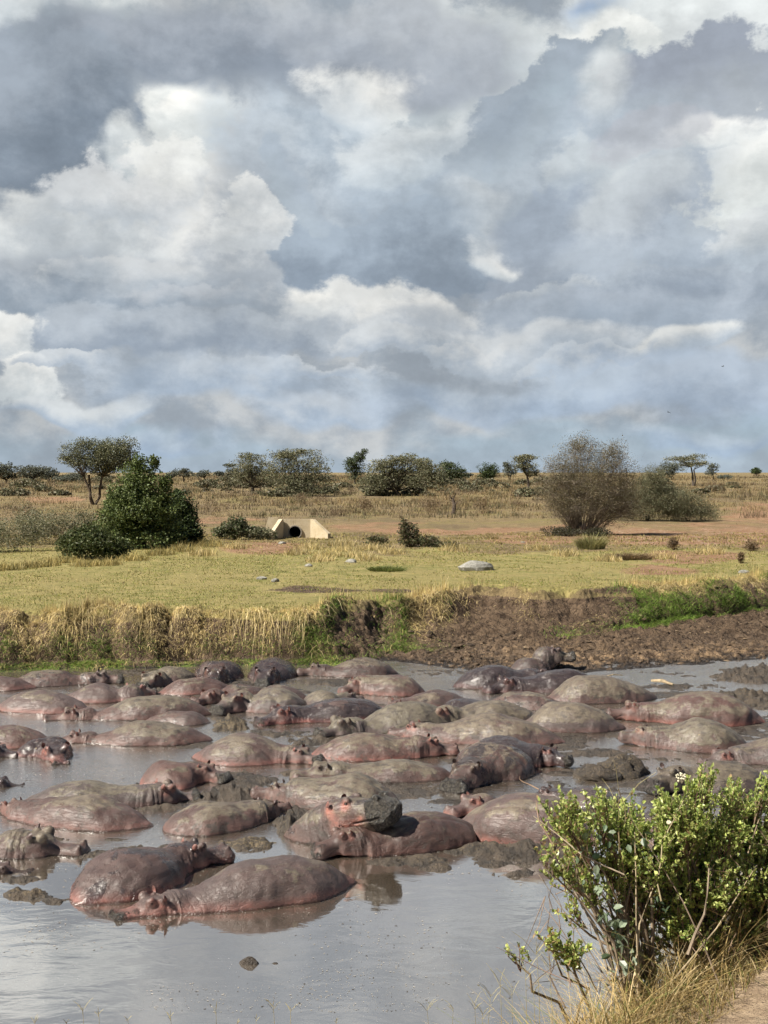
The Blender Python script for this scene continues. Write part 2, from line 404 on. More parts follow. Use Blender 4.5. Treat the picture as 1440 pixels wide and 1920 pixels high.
# ------------------------------------------------------------------ ground sheet
def build_ground():
    uc = np.concatenate([np.linspace(-1.6, -.36, 40)[:-1], np.linspace(-.36, .36, 760), np.linspace(.36, 1.6, 40)[1:]])
    Dr = np.concatenate([np.linspace(-4, 3, 12)[:-1], np.linspace(3, 14, 110)[:-1], np.linspace(14, 34, 30)[:-1], np.linspace(34, 52, 330)[:-1],
                         np.geomspace(52, 150, 150)[:-1], np.geomspace(150, 700, 110)[:-1], np.geomspace(700, 8500, 30)])
    D, U = np.meshgrid(Dr, uc, indexing='ij')
    X = U * np.maximum(D + 6 * (1 - sst(D, 14, 34)), 3.5); Y = D
    Z = ground_z(X, Y)
    p = pxof(X, np.maximum(Y, .5))
    rz = CAMZ - Z
    py = HOR + FPX * rz / np.maximum(Y, .5)                 # only used to place colour zones on the land
    wob = (fbm(X * .35, Y * .18, None, 4) - .5)
    dc = np.interp(p, *CR); db = np.interp(p, *BS)
    lawn = sst(Y, dc - .2, dc + .4) * (1 - sst(Y + wob * 22, 64, 80))
    bank = (1 - sst(Y + wob * 1.2, dc - .5, dc + .1)) * sst(Y, 20, 25)
    # dirt: road band, gravel field right, bare patches
    X0 = X; road = np.zeros_like(X)
    def ell(cx, cy, rx, ry, rot=0):
        dx = (p - cx); dy = (py - cy) + wob * 14
        return np.clip(1.25 - np.sqrt((dx / rx) ** 2 + (dy / ry) ** 2) + wob * .9, 0, 1)
    for e in [(680,992,130,5),(900,996,260,7),(1270,1004,190,20),(1430,985,90,45),(1330,990,150,10),(490,1028,90,12),(700,985,110,4),(400,975,90,5),(1030,1012,140,9),(1290,1045,90,14),(1240,1070,90,9),(100,938,60,5),(1150,992,250,9)]:
        road = np.maximum(road, ell(*e))
    road = np.clip(road * 1.8, 0, 1) * (Y > 55)
    gravel = np.clip(ell(1260, 1006, 190, 19) * 2, 0, 1) * (Y > 55)
    nearsoil = (Y < 20) * 1.0
    # patches of mud showing through the turf near the crest
    scar = np.maximum(ell(600, 1108, 120, 5) , ell(740, 1108, 60, 7)) * 1.6; scar = np.maximum(scar, ell(1160, 1108, 80, 9) * 1.6)
    bank = np.maximum(bank, np.clip(scar * .8, 0, 1) * (Y > 38) * (Y < 60) * (p > 480))
    bank = np.where((Y > 36) & (Y < 62), np.maximum(bank * 0, np.where(Y < dc + 2.5, 1 - sst(Z + wob * .2, 1.16, 1.34), 0)), bank)
    bank = np.maximum(bank, np.clip(scar * .8, 0, 1) * (Y > 38) * (Y < 60) * (p > 480) * .7)
    pale = sst(py, 1192, 1240) * (1 - sst(py, 1240, 1262)) * sst(p, 820, 980) * bank
    c = np.stack([lawn, np.clip(bank, 0, 1), road], -1).reshape(-1, 3)
    c2 = np.stack([gravel, nearsoil, pale], -1).reshape(-1, 3)
    ma = MA(); ma.add(np.stack([X, Y, Z], -1).reshape(-1, 3), grid_faces(*X.shape), c)
    m, t, b = mat_new('ground')
    P = t.node('ShaderNodeNewGeometry').outputs['Position']
    L, B, Rd = t.sep(t.attr('col')); Gv, Ns, Pl = t.sep(t.attr('col2'))
    big = t.noise(P, .25, 4, .6); med = t.noise(P, 1.6, 5, .6); fine = t.noise(P, 9, 4, .65)
    grain = t.noise(P, 40, 3, .6); cl2 = t.noise(P, 2.6, 5, .7)
    dry = t.mix(t.ss(med, .35, .65), (.155, .115, .060), (.255, .190, .095))
    dry = t.mix(t.ss(big, .45, .62, 0, .7), dry, (.20, .17, .06))
    dry = t.mix(t.ss(fine, .50, .66, 0, .6), dry, (.10, .072, .042))
    dry = t.mix(t.ss(t.noise(t.mapping(P, sc=(1, .35, 1)), .16, 5, .7), .50, .62, 0, .6), dry, (.125, .092, .055))
    lawn = t.mix(t.ss(med, .38, .66), (.200, .190, .060), (.33, .275, .110))
    lawn = t.mix(t.ss(big, .42, .62, 0, .8), lawn, (.29, .24, .095))
    lawn = t.mix(t.ss(fine, .52, .68, 0, .6), lawn, (.115, .090, .042))
    mud = t.mix(t.ss(med, .35, .65), (.066, .043, .027), (.145, .100, .064))
    mud = t.mix(t.ss(fine, .56, .70, 0, .4), mud, (.036, .024, .016))
    mud = t.mix(t.math('MULTIPLY', t.ss(cl2, .48, .60), t.math('ADD', Pl, .06)), mud, (.30, .205, .12))
    steepz = t.sepv(t.node('ShaderNodeNewGeometry').outputs['Normal'])[2]
    z = t.sepv(P)[2]
    ck = t.vor(t.vmath('ADD', P, t.vmath('SCALE', t.noise(P, 6, 3, out='Color'), scale=.25)), 3.4, 'DISTANCE_TO_EDGE')
    mud = t.mix(t.ss(ck, .03, .0, 0, .4), mud, (.022, .015, .011))
    mud = t.mix(t.ss(z, .10, .015), mud, (.028, .022, .018))
    dirt = t.mix(t.ss(med, .35, .65), (.225, .125, .068), (.32, .205, .120))
    dirt = t.mix(t.ss(fine, .5, .66, 0, .6), dirt, (.13, .075, .05))
    st = t.vor(P, 3.2); stc = t.ss(st, .32, .22)
    dirt = t.mix(t.math('MULTIPLY', stc, t.math('MULTIPLY', Gv, t.ss(med, .4, .6))), dirt, (.46, .38, .32))
    soil = t.mix(t.ss(fine, .35, .7), (.33, .24, .16), (.46, .35, .24))
    soil = t.mix(t.ss(grain, .58, .7), soil, (.10, .07, .05))
    e = t.math('MULTIPLY', t.math('SUBTRACT', fine, .5), 1.6)
    c = t.mix(t.ss(t.math('ADD', L, t.math('MULTIPLY', e, .5)), .35, .65), dry, lawn)
    rw = t.math('MULTIPLY', t.ss(t.math('ADD', Rd, e), .38, .68), t.ss(t.noise(t.mapping(P, sc=(.5, .25, 1)), .35, 5, .65), .36, .52, .25, 1))
    c = t.mix(rw, c, dirt)
    c = t.mix(t.ss(t.math('ADD', B, t.math('MULTIPLY', e, .5)), .4, .6), c, mud)
    c = t.mix(Ns, c, soil)
    t.put(b.inputs['Base Color'], c)
    wet = t.math('MULTIPLY', B, t.ss(z, .30, .04))
    t.put(b.inputs['Roughness'], t.ss(wet, 0, 1, .95, .42, False))
    b.inputs['Specular IOR Level'].default_value = .3
    cr = t.noise(P, 14, 6, .7)
    h = t.math('ADD', t.math('ADD', t.math('MULTIPLY', cr, .10), t.math('MULTIPLY', t.math('MULTIPLY', B, t.ss(ck, 0, .10)), .05)), t.math('MULTIPLY', t.noise(P, 60, 3), .012))
    t.put(b.inputs['Normal'], t.bump(h, 1.0, 1.0))
    o = ma.build('ground', m, smooth=True)
    at = o.data.color_attributes.new('col2', 'FLOAT_COLOR', 'POINT')
    at.data.foreach_set('color', np.hstack([c2, np.ones((len(c2), 1))]).astype(np.float32).ravel())
    tag(o, kind='structure')
build_ground()

# ------------------------------------------------------------------ water
def build_water():
    ma = MA(); xs = np.linspace(-75, 75, 31); ys = np.linspace(7, 62, 12)
    Y, X = np.meshgrid(ys, xs, indexing='ij')
    ma.add(np.stack([X, Y, X * 0], -1).reshape(-1, 3), grid_faces(12, 31))
    m, t, b = mat_new('water')
    P = t.node('ShaderNodeNewGeometry').outputs['Position']; x, y, z = t.sepv(P)
    far = t.ss(t.math('ADD', y, t.math('MULTIPLY', t.noise(P, .5, 3), 3)), 19.5, 24.0)
    n = t.noise(P, .7, 5, .6)
    col = t.mix(t.ss(n, .35, .7), (.080, .063, .046), (.105, .085, .064))
    # foam and scum flecks drifting on the surface
    Pf = t.mapping(P, sc=(1, 1.0, 1)); fl = t.vor(Pf, 14); patch = t.noise(P, .9, 4, .6)
    r = t.math('MULTIPLY', t.ss(fl, .14, .07), t.ss(patch, .42, .62))
    r = t.math('MULTIPLY', r, t.ss(far, 0, 1, .6, 1))
    film = t.math('MULTIPLY', t.ss(t.noise(t.mapping(P, sc=(.7, 1.4, 1)), 1.1, 6, .65, 1.2), .50, .60), far)
    col = t.mix(t.math('MULTIPLY', film, .35), col, (.065, .056, .048))
    col = t.mix(r, col, (.42, .38, .33))
    t.put(b.inputs['Base Color'], col)
    b.inputs['IOR'].default_value = 9.0
    rough = t.math('ADD', t.ss(far, 0, 1, .035, .07), t.math('MULTIPLY', r, .5))
    rough = t.math('ADD', rough, t.math('MULTIPLY', film, .18))
    t.put(b.inputs['Roughness'], rough)
    w1 = t.noise(t.mapping(P, sc=(.6, 1, 1)), 2.2, 3, .5, .5)
    w2 = t.noise(t.mapping(P, sc=(.7, 1.3, 1)), 11, 4, .6)
    w3 = t.noise(P, 45, 2, .5)
    h = t.math('ADD', t.math('MULTIPLY', w1, .006), t.math('MULTIPLY', w2, t.ss(far, 0, 1, .0006, .012)))
    h = t.math('ADD', h, t.math('MULTIPLY', w3, t.ss(far, 0, 1, .0001, .0022)))
    t.put(b.inputs['Normal'], t.bump(h, 1.0, 1.0))
    tag(ma.build('water', m), kind='structure')
build_water()
# ------------------------------------------------------------------ hippos
def skin_material():
    m, t, b = mat_new('hippo_skin')
    oi = t.node('ShaderNodeObjectInfo'); dry, pink, wet = t.sep(oi.outputs['Color']); pink = t.math('MULTIPLY', pink, .82); tone = oi.outputs['Alpha']
    rnd = oi.outputs['Random']
    P = t.node('ShaderNodeTexCoord').outputs['Object']; x, y, z = t.sepv(P)
    off = t.node('ShaderNodeCombineXYZ'); t.put(off.inputs[0], t.math('MULTIPLY', rnd, 50)); t.put(off.inputs[1], t.math('MULTIPLY', rnd, 31))
    Q = t.vmath('ADD', P, off.outputs[0])
    mk, mw, me = t.sep(t.attr('mask'))                      # pink face, muddy muzzle, crease
    sp, nk, _ = t.sep(t.attr('spine'))
    n1 = t.noise(Q, 2.2, 5, .6); n2 = t.noise(Q, 7, 5, .65); n3 = t.noise(Q, 26, 4, .6)
    st = t.noise(t.mapping(Q, sc=(.6, 1.8, 1.8)), 1.8, 5, .6)
    skin = t.mix(t.ss(n1, .35, .65), (.070, .042, .036), (.120, .073, .060))
    skin = t.mix(t.ss(n2, .4, .65, 0, .6), skin, (.062, .047, .043))
    r2 = t.math('FRACT', t.math('MULTIPLY', rnd, 7.31)); r3 = t.math('FRACT', t.math('MULTIPLY', rnd, 13.7))
    skin = t.mix(t.math('MULTIPLY', t.ss(r2, .45, .95), .50), skin, t.mix(n2, (.062, .060, .060), (.100, .096, .090)))
    # pink underside near the waterline
    pz = t.ss(t.math('ADD', z, t.math('MULTIPLY', t.math('SUBTRACT', n1, .5), .22)), .17, .0)
    pm = t.math('MULTIPLY', t.math('MULTIPLY', pz, pink), t.ss(n2, .30, .60, .5, 1))
    skin = t.mix(t.math('MULTIPLY', pink, .30), skin, (.140, .068, .056))
    skin = t.mix(t.math('MULTIPLY', pm, .80), skin, (.36, .135, .105))
    # caked dry mud
    lv = t.math('SUBTRACT', 1.0, dry)
    dm = t.math('ADD', t.math('MULTIPLY', st, .5), t.math('MULTIPLY', n1, .5))
    dm = t.math('ADD', dm, t.math('MULTIPLY', t.math('SUBTRACT', n2, .5), .25))
    dm = t.math('ADD', dm, t.math('MULTIPLY', t.ss(z, .04, .38), .22))
    lo = t.math('MULTIPLY_ADD', lv, .27, .535)
    dmask = t.ss(dm, lo, t.math('ADD', lo, .07))
    tan = t.mix(t.ss(n2, .3, .7), (.108, .086, .062), (.188, .154, .110))
    tan = t.mix(t.ss(n3, .50, .70, 0, .5), tan, (.075, .062, .046))
    tan = t.mix(t.math('MULTIPLY', r3, .5), tan, t.mix(n2, (.098, .092, .066), (.160, .148, .106)))
    c = t.mix(t.math('MULTIPLY', dmask, t.ss(n2, .3, .6, .55, .95)), skin, tan)
    # dark splashes of wet mud
    spl = t.ss(t.noise(t.mapping(Q, sc=(1, 1.6, 1.6)), 5.5, 4, .55, .4), .565, .60)
    c = t.mix(t.math('MULTIPLY', spl, t.ss(t.math('ADD', dry, wet), .3, .8, .1, .75)), c, (.060, .050, .042))
    # wet skin
    wn = t.math('ADD', n1, t.math('MULTIPLY', t.math('SUBTRACT', n2, .5), .3))
    wl = t.math('MULTIPLY_ADD', wet, -.66, .80)
    wmask = t.ss(wn, wl, t.math('ADD', wl, .08))
    wc = t.mix(t.ss(n2, .4, .6), (.034, .028, .030), (.056, .045, .045))
    wc = t.mix(pm, wc, (.20, .07, .06))
    c = t.mix(t.math('MULTIPLY', wmask, .85), c, wc)
    # face
    c = t.mix(t.math('MULTIPLY', mk, t.ss(n2, .3, .6, .2, .9)), c, (.36, .140, .105))
    mud = t.mix(t.ss(n3, .4, .6), (.030, .028, .026), (.085, .075, .060))
    mm = t.ss(t.math('ADD', mw, t.math('MULTIPLY', t.math('SUBTRACT', n2, .5), 1.6)), .48, .72)
    c = t.mix(mm, c, mud)
    c = t.mix(me, c, (.022, .015, .014))
    # straw bits stuck to the back
    vs = t.ss(t.noise(t.mapping(Q, rot=(0, 0, .6), sc=(6, 30, 20)), 1.6, 2, .5), .71, .74)
    c = t.mix(t.math('MULTIPLY', vs, t.ss(n1, .5, .6, 0, .7)), c, (.46, .38, .20))
    c = t.vmath('SCALE', c, scale=t.math('MULTIPLY_ADD', tone, .7, .3))
    wl = t.ss(t.math('ADD', z, t.math('MULTIPLY', t.math('SUBTRACT', n3, .5), .05)), .045, .012)
    c = t.mix(t.math('MULTIPLY', wl, .75), c, (.035, .027, .022))
    t.put(b.inputs['Base Color'], c)
    w = t.math('MAXIMUM', wmask, t.math('MAXIMUM', wl, t.math('MULTIPLY', mm, .8)))
    t.put(b.inputs['Roughness'], t.ss(t.math('ADD', w, t.math('MULTIPLY', wet, .45)), 0, 1, .50, .20, False))
    b.inputs['Specular IOR Level'].default_value = .6
    cr = t.vor(Q, 34, 'DISTANCE_TO_EDGE'); crk = t.ss(cr, .0, .10)
    wav = t.math('SINE', t.math('MULTIPLY_ADD', sp, 36, t.math('MULTIPLY', t.noise(Q, 3.0, 3), 9)))
    wav = t.math('MULTIPLY', t.math('POWER', t.math('ABSOLUTE', wav), .6), nk)
    h = t.math('ADD', t.math('MULTIPLY', n2, .010), t.math('MULTIPLY', n3, .007))
    h = t.math('ADD', h, t.math('MULTIPLY', crk, .0012))
    h = t.math('ADD', h, t.math('MULTIPLY', wav, .006))
    h = t.math('ADD', h, t.math('MULTIPLY', dmask, .004))
    h = t.math('ADD', h, t.math('MULTIPLY', t.math('MULTIPLY', mm, t.noise(Q, 38, 4, .7)), .05))
    lw = t.noise(t.mapping(Q, sc=(.5, 4, 4)), 4.0, 3, .5); lw = t.ss(t.math('ABSOLUTE', t.math('SUBTRACT', lw, .5)), .0, .035)
    h = t.math('ADD', h, t.math('MULTIPLY', lw, .004))
    t.put(b.inputs['Normal'], t.bump(h, .95, 1.0))
    return m
M_SKIN = skin_material()
def flat_mat(name, c, rough=.5, spec=.5):
    m, t, b = mat_new(name); P = t.node('ShaderNodeTexCoord').outputs['Object']
    n = t.noise(P, 30, 3)
    t.put(b.inputs['Base Color'], t.mix(t.ss(n, .35, .65), tuple(v * .7 for v in c), c)); b.inputs['Roughness'].default_value = rough
    b.inputs['Specular IOR Level'].default_value = spec
    return m
M_EYE = flat_mat('eye_wet_dark', (.03, .015, .012), .12, .8)
M_EARI = flat_mat('ear_skin', (.20, .085, .068), .6)
M_EARD = flat_mat('ear_skin_dark', (.075, .045, .040), .5)

def ear_mesh(mat):
    # a small cupped paddle: stem, round rim, hollow facing forward (+x)
    v = []; f = []; n = 10; rings = 4
    for side in (0, 1):
        for r in range(rings + 1):
            rr = r / rings
            for k in range(n):
                a = 2 * math.pi * k / n
                yy = math.cos(a) * .042 * rr; zz = math.sin(a) * .056 * rr + .062
                cup = -.026 * (1 - rr * rr) - (.010 if side else 0) * (1 - rr ** 4) + .006 * math.sin(a)
                v.append((cup, yy * (0.72 if zz < .03 else 1), zz))
        o = side * (rings + 1) * n
        for r in range(rings):
            for k in range(n):
                q = (o + r * n + k, o + r * n + (k + 1) % n, o + (r + 1) * n + (k + 1) % n, o + (r + 1) * n + k)
                f.append(q if not side else q[::-1])
    me = bpy.data.meshes.new('ear'); me.from_pydata(v, [], f); me.materials.append(mat); me.update()
    me.polygons.foreach_set('use_smooth', [True] * len(me.polygons))
    return me
EAR_P = ear_mesh(M_EARI); EAR_D = ear_mesh(M_EARD)
def ball_mesh(name, mat, n=10, m=7):
    v = []; f = []
    for i in range(m):
        th = math.pi * (i + .5) / m
        for k in range(n):
            a = 2 * math.pi * k / n; v.append((math.sin(th) * math.cos(a), math.sin(th) * math.sin(a), math.cos(th)))
    for i in range(m - 1):
        for k in range(n): f.append((i * n + k, (i + 1) * n + k, (i + 1) * n + (k + 1) % n, i * n + (k + 1) % n))
    f.append(tuple(range(n))); f.append(tuple(range((m - 1) * n, m * n))[::-1])
    me = bpy.data.meshes.new(name); me.from_pydata(v, [], f); me.materials.append(mat); me.update()
    me.polygons.foreach_set('use_smooth', [True] * len(me.polygons))
    return me
EYE_ME = ball_mesh('eye', M_EYE)

def loft(st, nseg=28, p=2.25):
    """st: (cx, cy, zc, hw, hh, dirx, diry, dirz)"""
    V = []; F = []
    th = np.arange(nseg) * 2 * math.pi / nseg
    cs, sn = np.cos(th), np.sin(th)
    ex = np.sign(cs) * np.abs(cs) ** (2 / p); ez = np.sign(sn) * np.abs(sn) ** (2 / p)
    for (cx, cy, cz, hw, hh, dx, dy, dz) in st:
        side = np.array([-dy, dx, 0.]); side /= np.linalg.norm(side); d = np.array([dx, dy, dz]); d = d / np.linalg.norm(d)
        up = np.cross(d, side)
        V.append(np.array([cx, cy, cz]) + ex[:, None] * side * hw + ez[:, None] * up * hh)
    n = len(st)
    for i in range(n - 1):
        for k in range(nseg):
            k2 = (k + 1) % nseg; F.append((i * nseg + k, i * nseg + k2, (i + 1) * nseg + k2, (i + 1) * nseg + k))
    V = np.concatenate(V)
    F.append(tuple(range(nseg))[::-1]); F.append(tuple(range((n - 1) * nseg, n * nseg)))
    return V, F
def ellip(c, r, rot=None, n=14, m=9):
    V = []; F = []
    for i in range(m):
        t_ = math.pi * (i + .5) / m
        for k in range(n):
            a = 2 * math.pi * k / n; V.append((math.sin(t_) * math.cos(a) * r[0], math.sin(t_) * math.sin(a) * r[1], math.cos(t_) * r[2]))
    for i in range(m - 1):
        for k in range(n): F.append((i * n + k, (i + 1) * n + k, (i + 1) * n + (k + 1) % n, i * n + (k + 1) % n))
    F.append(tuple(range(n))); F.append(tuple(range((m - 1) * n, m * n))[::-1])
    V = np.array(V)
    if rot is not None: V = V @ np.array(rot).T
    return V + np.array(c), F

BODY_T = np.array([0, .04, .12, .22, .34, .46, .58, .70, .80, .90, 1.0])
BODY_Z = np.array([-.03, .13, .40, .68, .90, 1.0, .99, .94, .86, .74, .60])
BODY_W = np.array([.10, .30, .56, .82, .98, 1.0, .99, .93, .86, .76, .66])
HX = [0.00, .10, .20, .30, .40, .50, .60, .70, .80, .90, .97, 1.02]
HW = [.37, .33, .30, .275, .255, .210, .175, .180, .215, .235, .215, .15]
HT = [.20, .185, .175, .17, .165, .125, .080, .065, .070, .065, .03, -.04]
HB = [-.42, -.38, -.33, -.30, -.28, -.25, -.23, -.23, -.24, -.23, -.20, -.13]
HIPPOS = []
def rotm(yaw, pitch, roll=0):
    return (Matrix.Rotation(yaw, 3, 'Z') @ Matrix.Rotation(-pitch, 3, 'Y') @ Matrix.Rotation(roll, 3, 'X'))
def hippo(label, T, N, M=None, H=.42, Wd=.60, hz=.10, pitch=-4, roll=0, dry=.5, pink=.4, wet=.1, tone=1.0, face=.6, snout=.5,
          vox=.035, group='hippos wallowing in the muddy pool', zn=None, hump=0.0, earc=None, hmin=.72, hmax=1.0, zbase=0.0, bend=0.0, neckz=None, seed=None, sag=0.0, grass=False):
    seed = len(HIPPOS) if seed is None else seed
    rs = random.Random(seed * 7 + 3)
    Tw = W(*T); Nw = W(*N); Dm = (Tw.y + Nw.y) / 2
    H = max(.55 * H, H - .42 * Wd * CAMZ / Dm * 1.0) * (.84 if Dm > 22 else .94); Wd = Wd * (1.10 if Dm > 22 else 1.02)
    dv = (Nw - Tw).normalized(); Tw = Tw - dv * .13; Nw = Nw + (dv * .18 if not M else dv * 0)
    if zn is not None: zn = zn * .86
    c = (Tw + Nw) / 2; d = Nw - Tw; L = d.length; yaw = math.atan2(d.y, d.x)
    inv = Matrix.Rotation(-yaw, 3, 'Z')
    # body stations in local frame
    zN = (H * .55 if M else -.05) if zn is None else zn
    st = []
    ts = np.linspace(0, 1, 25)
    tsh = rs.uniform(-.05, .05)
    bt = BODY_T.copy(); bt[1:-1] += tsh * np.sin(math.pi * bt[1:-1])
    for t_ in ts:
        zt = np.interp(t_, bt, BODY_Z) * H
        wdt = np.interp(t_, bt, BODY_W) * Wd
        k = sst(t_, .62, 1.0); zt = zt * (1 - k) + zN * k
        if not M: wdt *= (1 - .75 * sst(t_, .70, 1.0))
        elif True: wdt = wdt * (1 - sst(t_, .75, 1)) + .40 * sst(t_, .75, 1) * min(1, Wd / .6)
        zt += hump * math.exp(-((t_ - .25) / .12) ** 2) * H - sag * H * math.exp(-((t_ - .5) / .15) ** 2)
        hh = max(.10, wdt * .92)
        y = bend * math.sin(math.pi * t_) * L
        st.append([-L / 2 + L * t_, y, zt - hh, wdt, hh, 1, bend * math.pi * math.cos(math.pi * t_), 0])
    parts = [loft(st)]
    hm = None
    if M:
        Mw = W(*M); dh = inv @ (Mw - Nw); dh.z = 0; hl = min(hmax, max(hmin, dh.length)); s = hl / .95
        hyaw = math.atan2(dh.y, dh.x)
        Rm = rotm(hyaw, R(pitch), R(roll)); org = Vector((L / 2, 0, hz if neckz is None else neckz))
        hm = (org, Rm, s, hl)
        hs = []
        for i, hx in enumerate(HX):
            q = Rm @ Vector((hx * hl, 0, (HT[i] + HB[i]) / 2 * s)) + org; dx = Rm @ Vector((1, 0, 0))
            hs.append([q.x, q.y, q.z, HW[i] * s * (min(1, Wd / .6) if i < 2 else 1), (HT[i] - HB[i]) / 2 * s, dx.x, dx.y, dx.z])
        parts.append(loft(hs, 24, 2.5))
        # neck mass joining body and head
        nd = (Vector((1, 0, 0)) + Rm @ Vector((1, 0, 0))).normalized()
        parts.append(ellip(org + Vector((0, 0, -.16 * s)) + Rm @ Vector((.02, 0, 0)), (.42 * s, .37 * s, .37 * s)))
        R3 = np.array(Rm)
        def hp(x, y, z): v = Rm @ Vector((x * hl, y * s, z * s)) + org; return (v.x, v.y, v.z)
        for sg in (-1, 1):
            parts.append(ellip(hp(.41, sg * .165, .155), (.085 * s, .062 * s, .070 * s), R3))    # brow
            parts.append(ellip(hp(.91, sg * .115, .060), (.065 * s, .050 * s, .052 * s), R3))    # nostril
            parts.append(ellip(hp(.86, sg * .14, -.09), (.12 * s, .095 * s, .11 * s), R3))       # lip
            parts.append(ellip(hp(.35, sg * .17, -.12), (.20 * s, .13 * s, .16 * s), R3))        # cheek
            parts.append(ellip(hp(.24, sg * .19, .135), (.07 * s, .055 * s, .065 * s), R3))      # ear root
    V = []; F = []; o = 0
    for v, f in parts:
        V.append(v); F += [tuple(i + o for i in q) for q in f]; o += len(v)
    me = bpy.data.meshes.new('tmp'); me.from_pydata(np.concatenate(V).tolist(), [], F)
    ob = bpy.data.objects.new('tmp', me); COL.objects.link(ob)
    r = ob.modifiers.new('r', 'REMESH'); r.mode = 'VOXEL'; r.voxel_size = vox
    sm = ob.modifiers.new('s', 'SMOOTH'); sm.factor = .5; sm.iterations = max(2, int(.12 / vox))
    dg = bpy.context.evaluated_depsgraph_get(); m2 = bpy.data.meshes.new_from_object(ob.evaluated_get(dg))
    bpy.data.objects.remove(ob); bpy.data.meshes.remove(me)
    n = len(m2.vertices); co = np.empty(n * 3, np.float32); m2.vertices.foreach_get('co', co); co = co.reshape(-1, 3).astype(float)
    no = np.empty(n * 3, np.float32); m2.vertices.foreach_get('normal', no); no = no.reshape(-1, 3)
    so_ = seed * 3.7
    disp = (fbm(co[:, 0] * 2.2 + so_, co[:, 1] * 2.2, co[:, 2] * 2.2, 3) - .5) * .13
    disp += (fbm(co[:, 0] * 9 + so_, co[:, 1] * 9, co[:, 2] * 9, 2) - .5) * .014
    # spine furrow and flank roll
    lx = (co[:, 0] + L / 2) / L; yc = co[:, 1] - bend * np.sin(math.pi * np.clip(lx, 0, 1)) * L
    body = sst(lx, .02, .2) * (1 - sst(lx, .85, 1.0))
    up = np.clip(no[:, 2], 0, 1)
    side = rs.choice([-1, 1])
    disp -= body * up * .018 * np.exp(-((yc - side * .03) / .03) ** 2) * rs.uniform(0, 1)
    disp -= body * .022 * np.exp(-((yc - side * .30 * Wd / .6 - .06 * np.sin(lx * 5 + seed)) / .035) ** 2) * rs.uniform(0, 1)
    spine = co[:, 0].copy(); neck = np.exp(-((lx - .97) / .10) ** 2) * .8
    mask = np.zeros((n, 4), np.float32); mask[:, 3] = 1
    if hm:
        org, Rm, s, hl = hm
        hc = (co - np.array(org)) @ np.array(Rm)             # head frame
        hx, hy, hzv = hc[:, 0] / hl, hc[:, 1] / s, hc[:, 2] / s
        inh = sst(hx, .0, .1) * (np.abs(hy) < .6) * (hx < 1.3)
        neck = np.maximum(neck * (1 - sst(hx, .15, .3) * inh), np.exp(-((hx - .08) / .14) ** 2) * (np.abs(hy) < .7) * .8 * (hzv > -.6))
        def near(px_, py_, pz_, r_): return np.exp(-(((hx - px_) * .95) ** 2 + (np.abs(hy) - py_) ** 2 + (hzv - pz_) ** 2) / r_ ** 2)
        pk = near(.41, .21, .14, .070) * 1.1 + near(.27, .23, .09, .070) * .9 + near(.45, .20, -.16, .12) * .5
        pk += inh * sst(-hzv, .14, .26) * (hx > .15) * .45
        mask[:, 0] = np.clip(pk * face * inh, 0, 1)
        mask[:, 1] = np.clip(sst(hx, .62, 1.0) * snout * 1.0 * inh + near(.6, .1, .05, .16) * snout * .5, 0, 1)
        ey = near(.42, .215, .150, .022); nos = near(.955, .105, .095, .028); mo = np.exp(-((hzv + .10 + .05 * np.sin(hx * 9)) / .012) ** 2) * (hx > .55) * inh * .8
        earp = near(.27, .215, .16, .028)
        mask[:, 2] = np.clip(ey * .9 + nos + mo + earp * .5, 0, 1)
        disp -= nos * .030 * s + mo * .016 * s - near(.41, .20, .205, .03) * .008
        disp -= near(.41, .24, .10, .028) * .012                    # fold under the eye
        for k in range(4):                                             # neck folds
            fx = -.02 + .075 * k + rs.uniform(-.01, .01)
            cv = .10 * np.abs(hy)
            disp -= (.009 + .010 * rs.random()) * np.exp(-((hx - fx - cv) / .018) ** 2) * (np.abs(hy) < .5) * sst(no[:, 2] + np.abs(no[:, 1]), .2, .6)
    co2 = co + no * disp[:, None]
    m2.vertices.foreach_set('co', co2.astype(np.float32).ravel())
    m2.name = 'hippo_body'
    a1 = m2.color_attributes.new('mask', 'FLOAT_COLOR', 'POINT'); a1.data.foreach_set('color', mask.ravel())
    spc = np.zeros((n, 4), np.float32); spc[:, 0] = spine; spc[:, 1] = np.clip(neck, 0, 1); spc[:, 3] = 1
    a2 = m2.color_attributes.new('spine', 'FLOAT_COLOR', 'POINT'); a2.data.foreach_set('color', spc.ravel())
    m2.polygons.foreach_set('use_smooth', np.ones(len(m2.polygons), bool)); m2.materials.clear(); m2.materials.append(M_SKIN); m2.update()
    b = root = bpy.data.objects.new('hippo', m2); COL.objects.link(b); b.location = (c.x, c.y, zbase); b.rotation_euler = (0, 0, yaw); b.color = (dry, pink, wet, tone)
    tag(root, label, 'hippo', group)
    if hm:
        org, Rm, s, hl = hm
        dark = (earc == 'dark') or (earc is None and (wet > .5 or pink < .25))
        for sg in (-1, 1):
            e = bpy.data.objects.new('ear', EAR_D if dark else EAR_P); COL.objects.link(e); e.parent = b
            pos = Rm @ Vector((.240 * hl, sg * .188 * s, .118 * s)) + org
            q = Rm @ Matrix.Rotation(R(-20 * sg + rs.uniform(-25, 25)), 3, 'Z') @ Matrix.Rotation(R(rs.uniform(-15, 10)), 3, 'Y') @ Matrix.Rotation(R(-28 * sg), 3, 'X')
            e.matrix_local = Matrix.LocRotScale(pos, q.to_quaternion(), Vector((1.15 * s,) * 3))
            y_ = bpy.data.objects.new('eye', EYE_ME); COL.objects.link(y_); y_.parent = b
            pos = Rm @ Vector((.425 * hl, sg * .208 * s, .158 * s)) + org
            y_.matrix_local = Matrix.LocRotScale(pos, Rm.to_quaternion(), Vector((.024 * s, .017 * s, .018 * s)))
    HIPPOS.append(root)
    return root, hm, inv, c
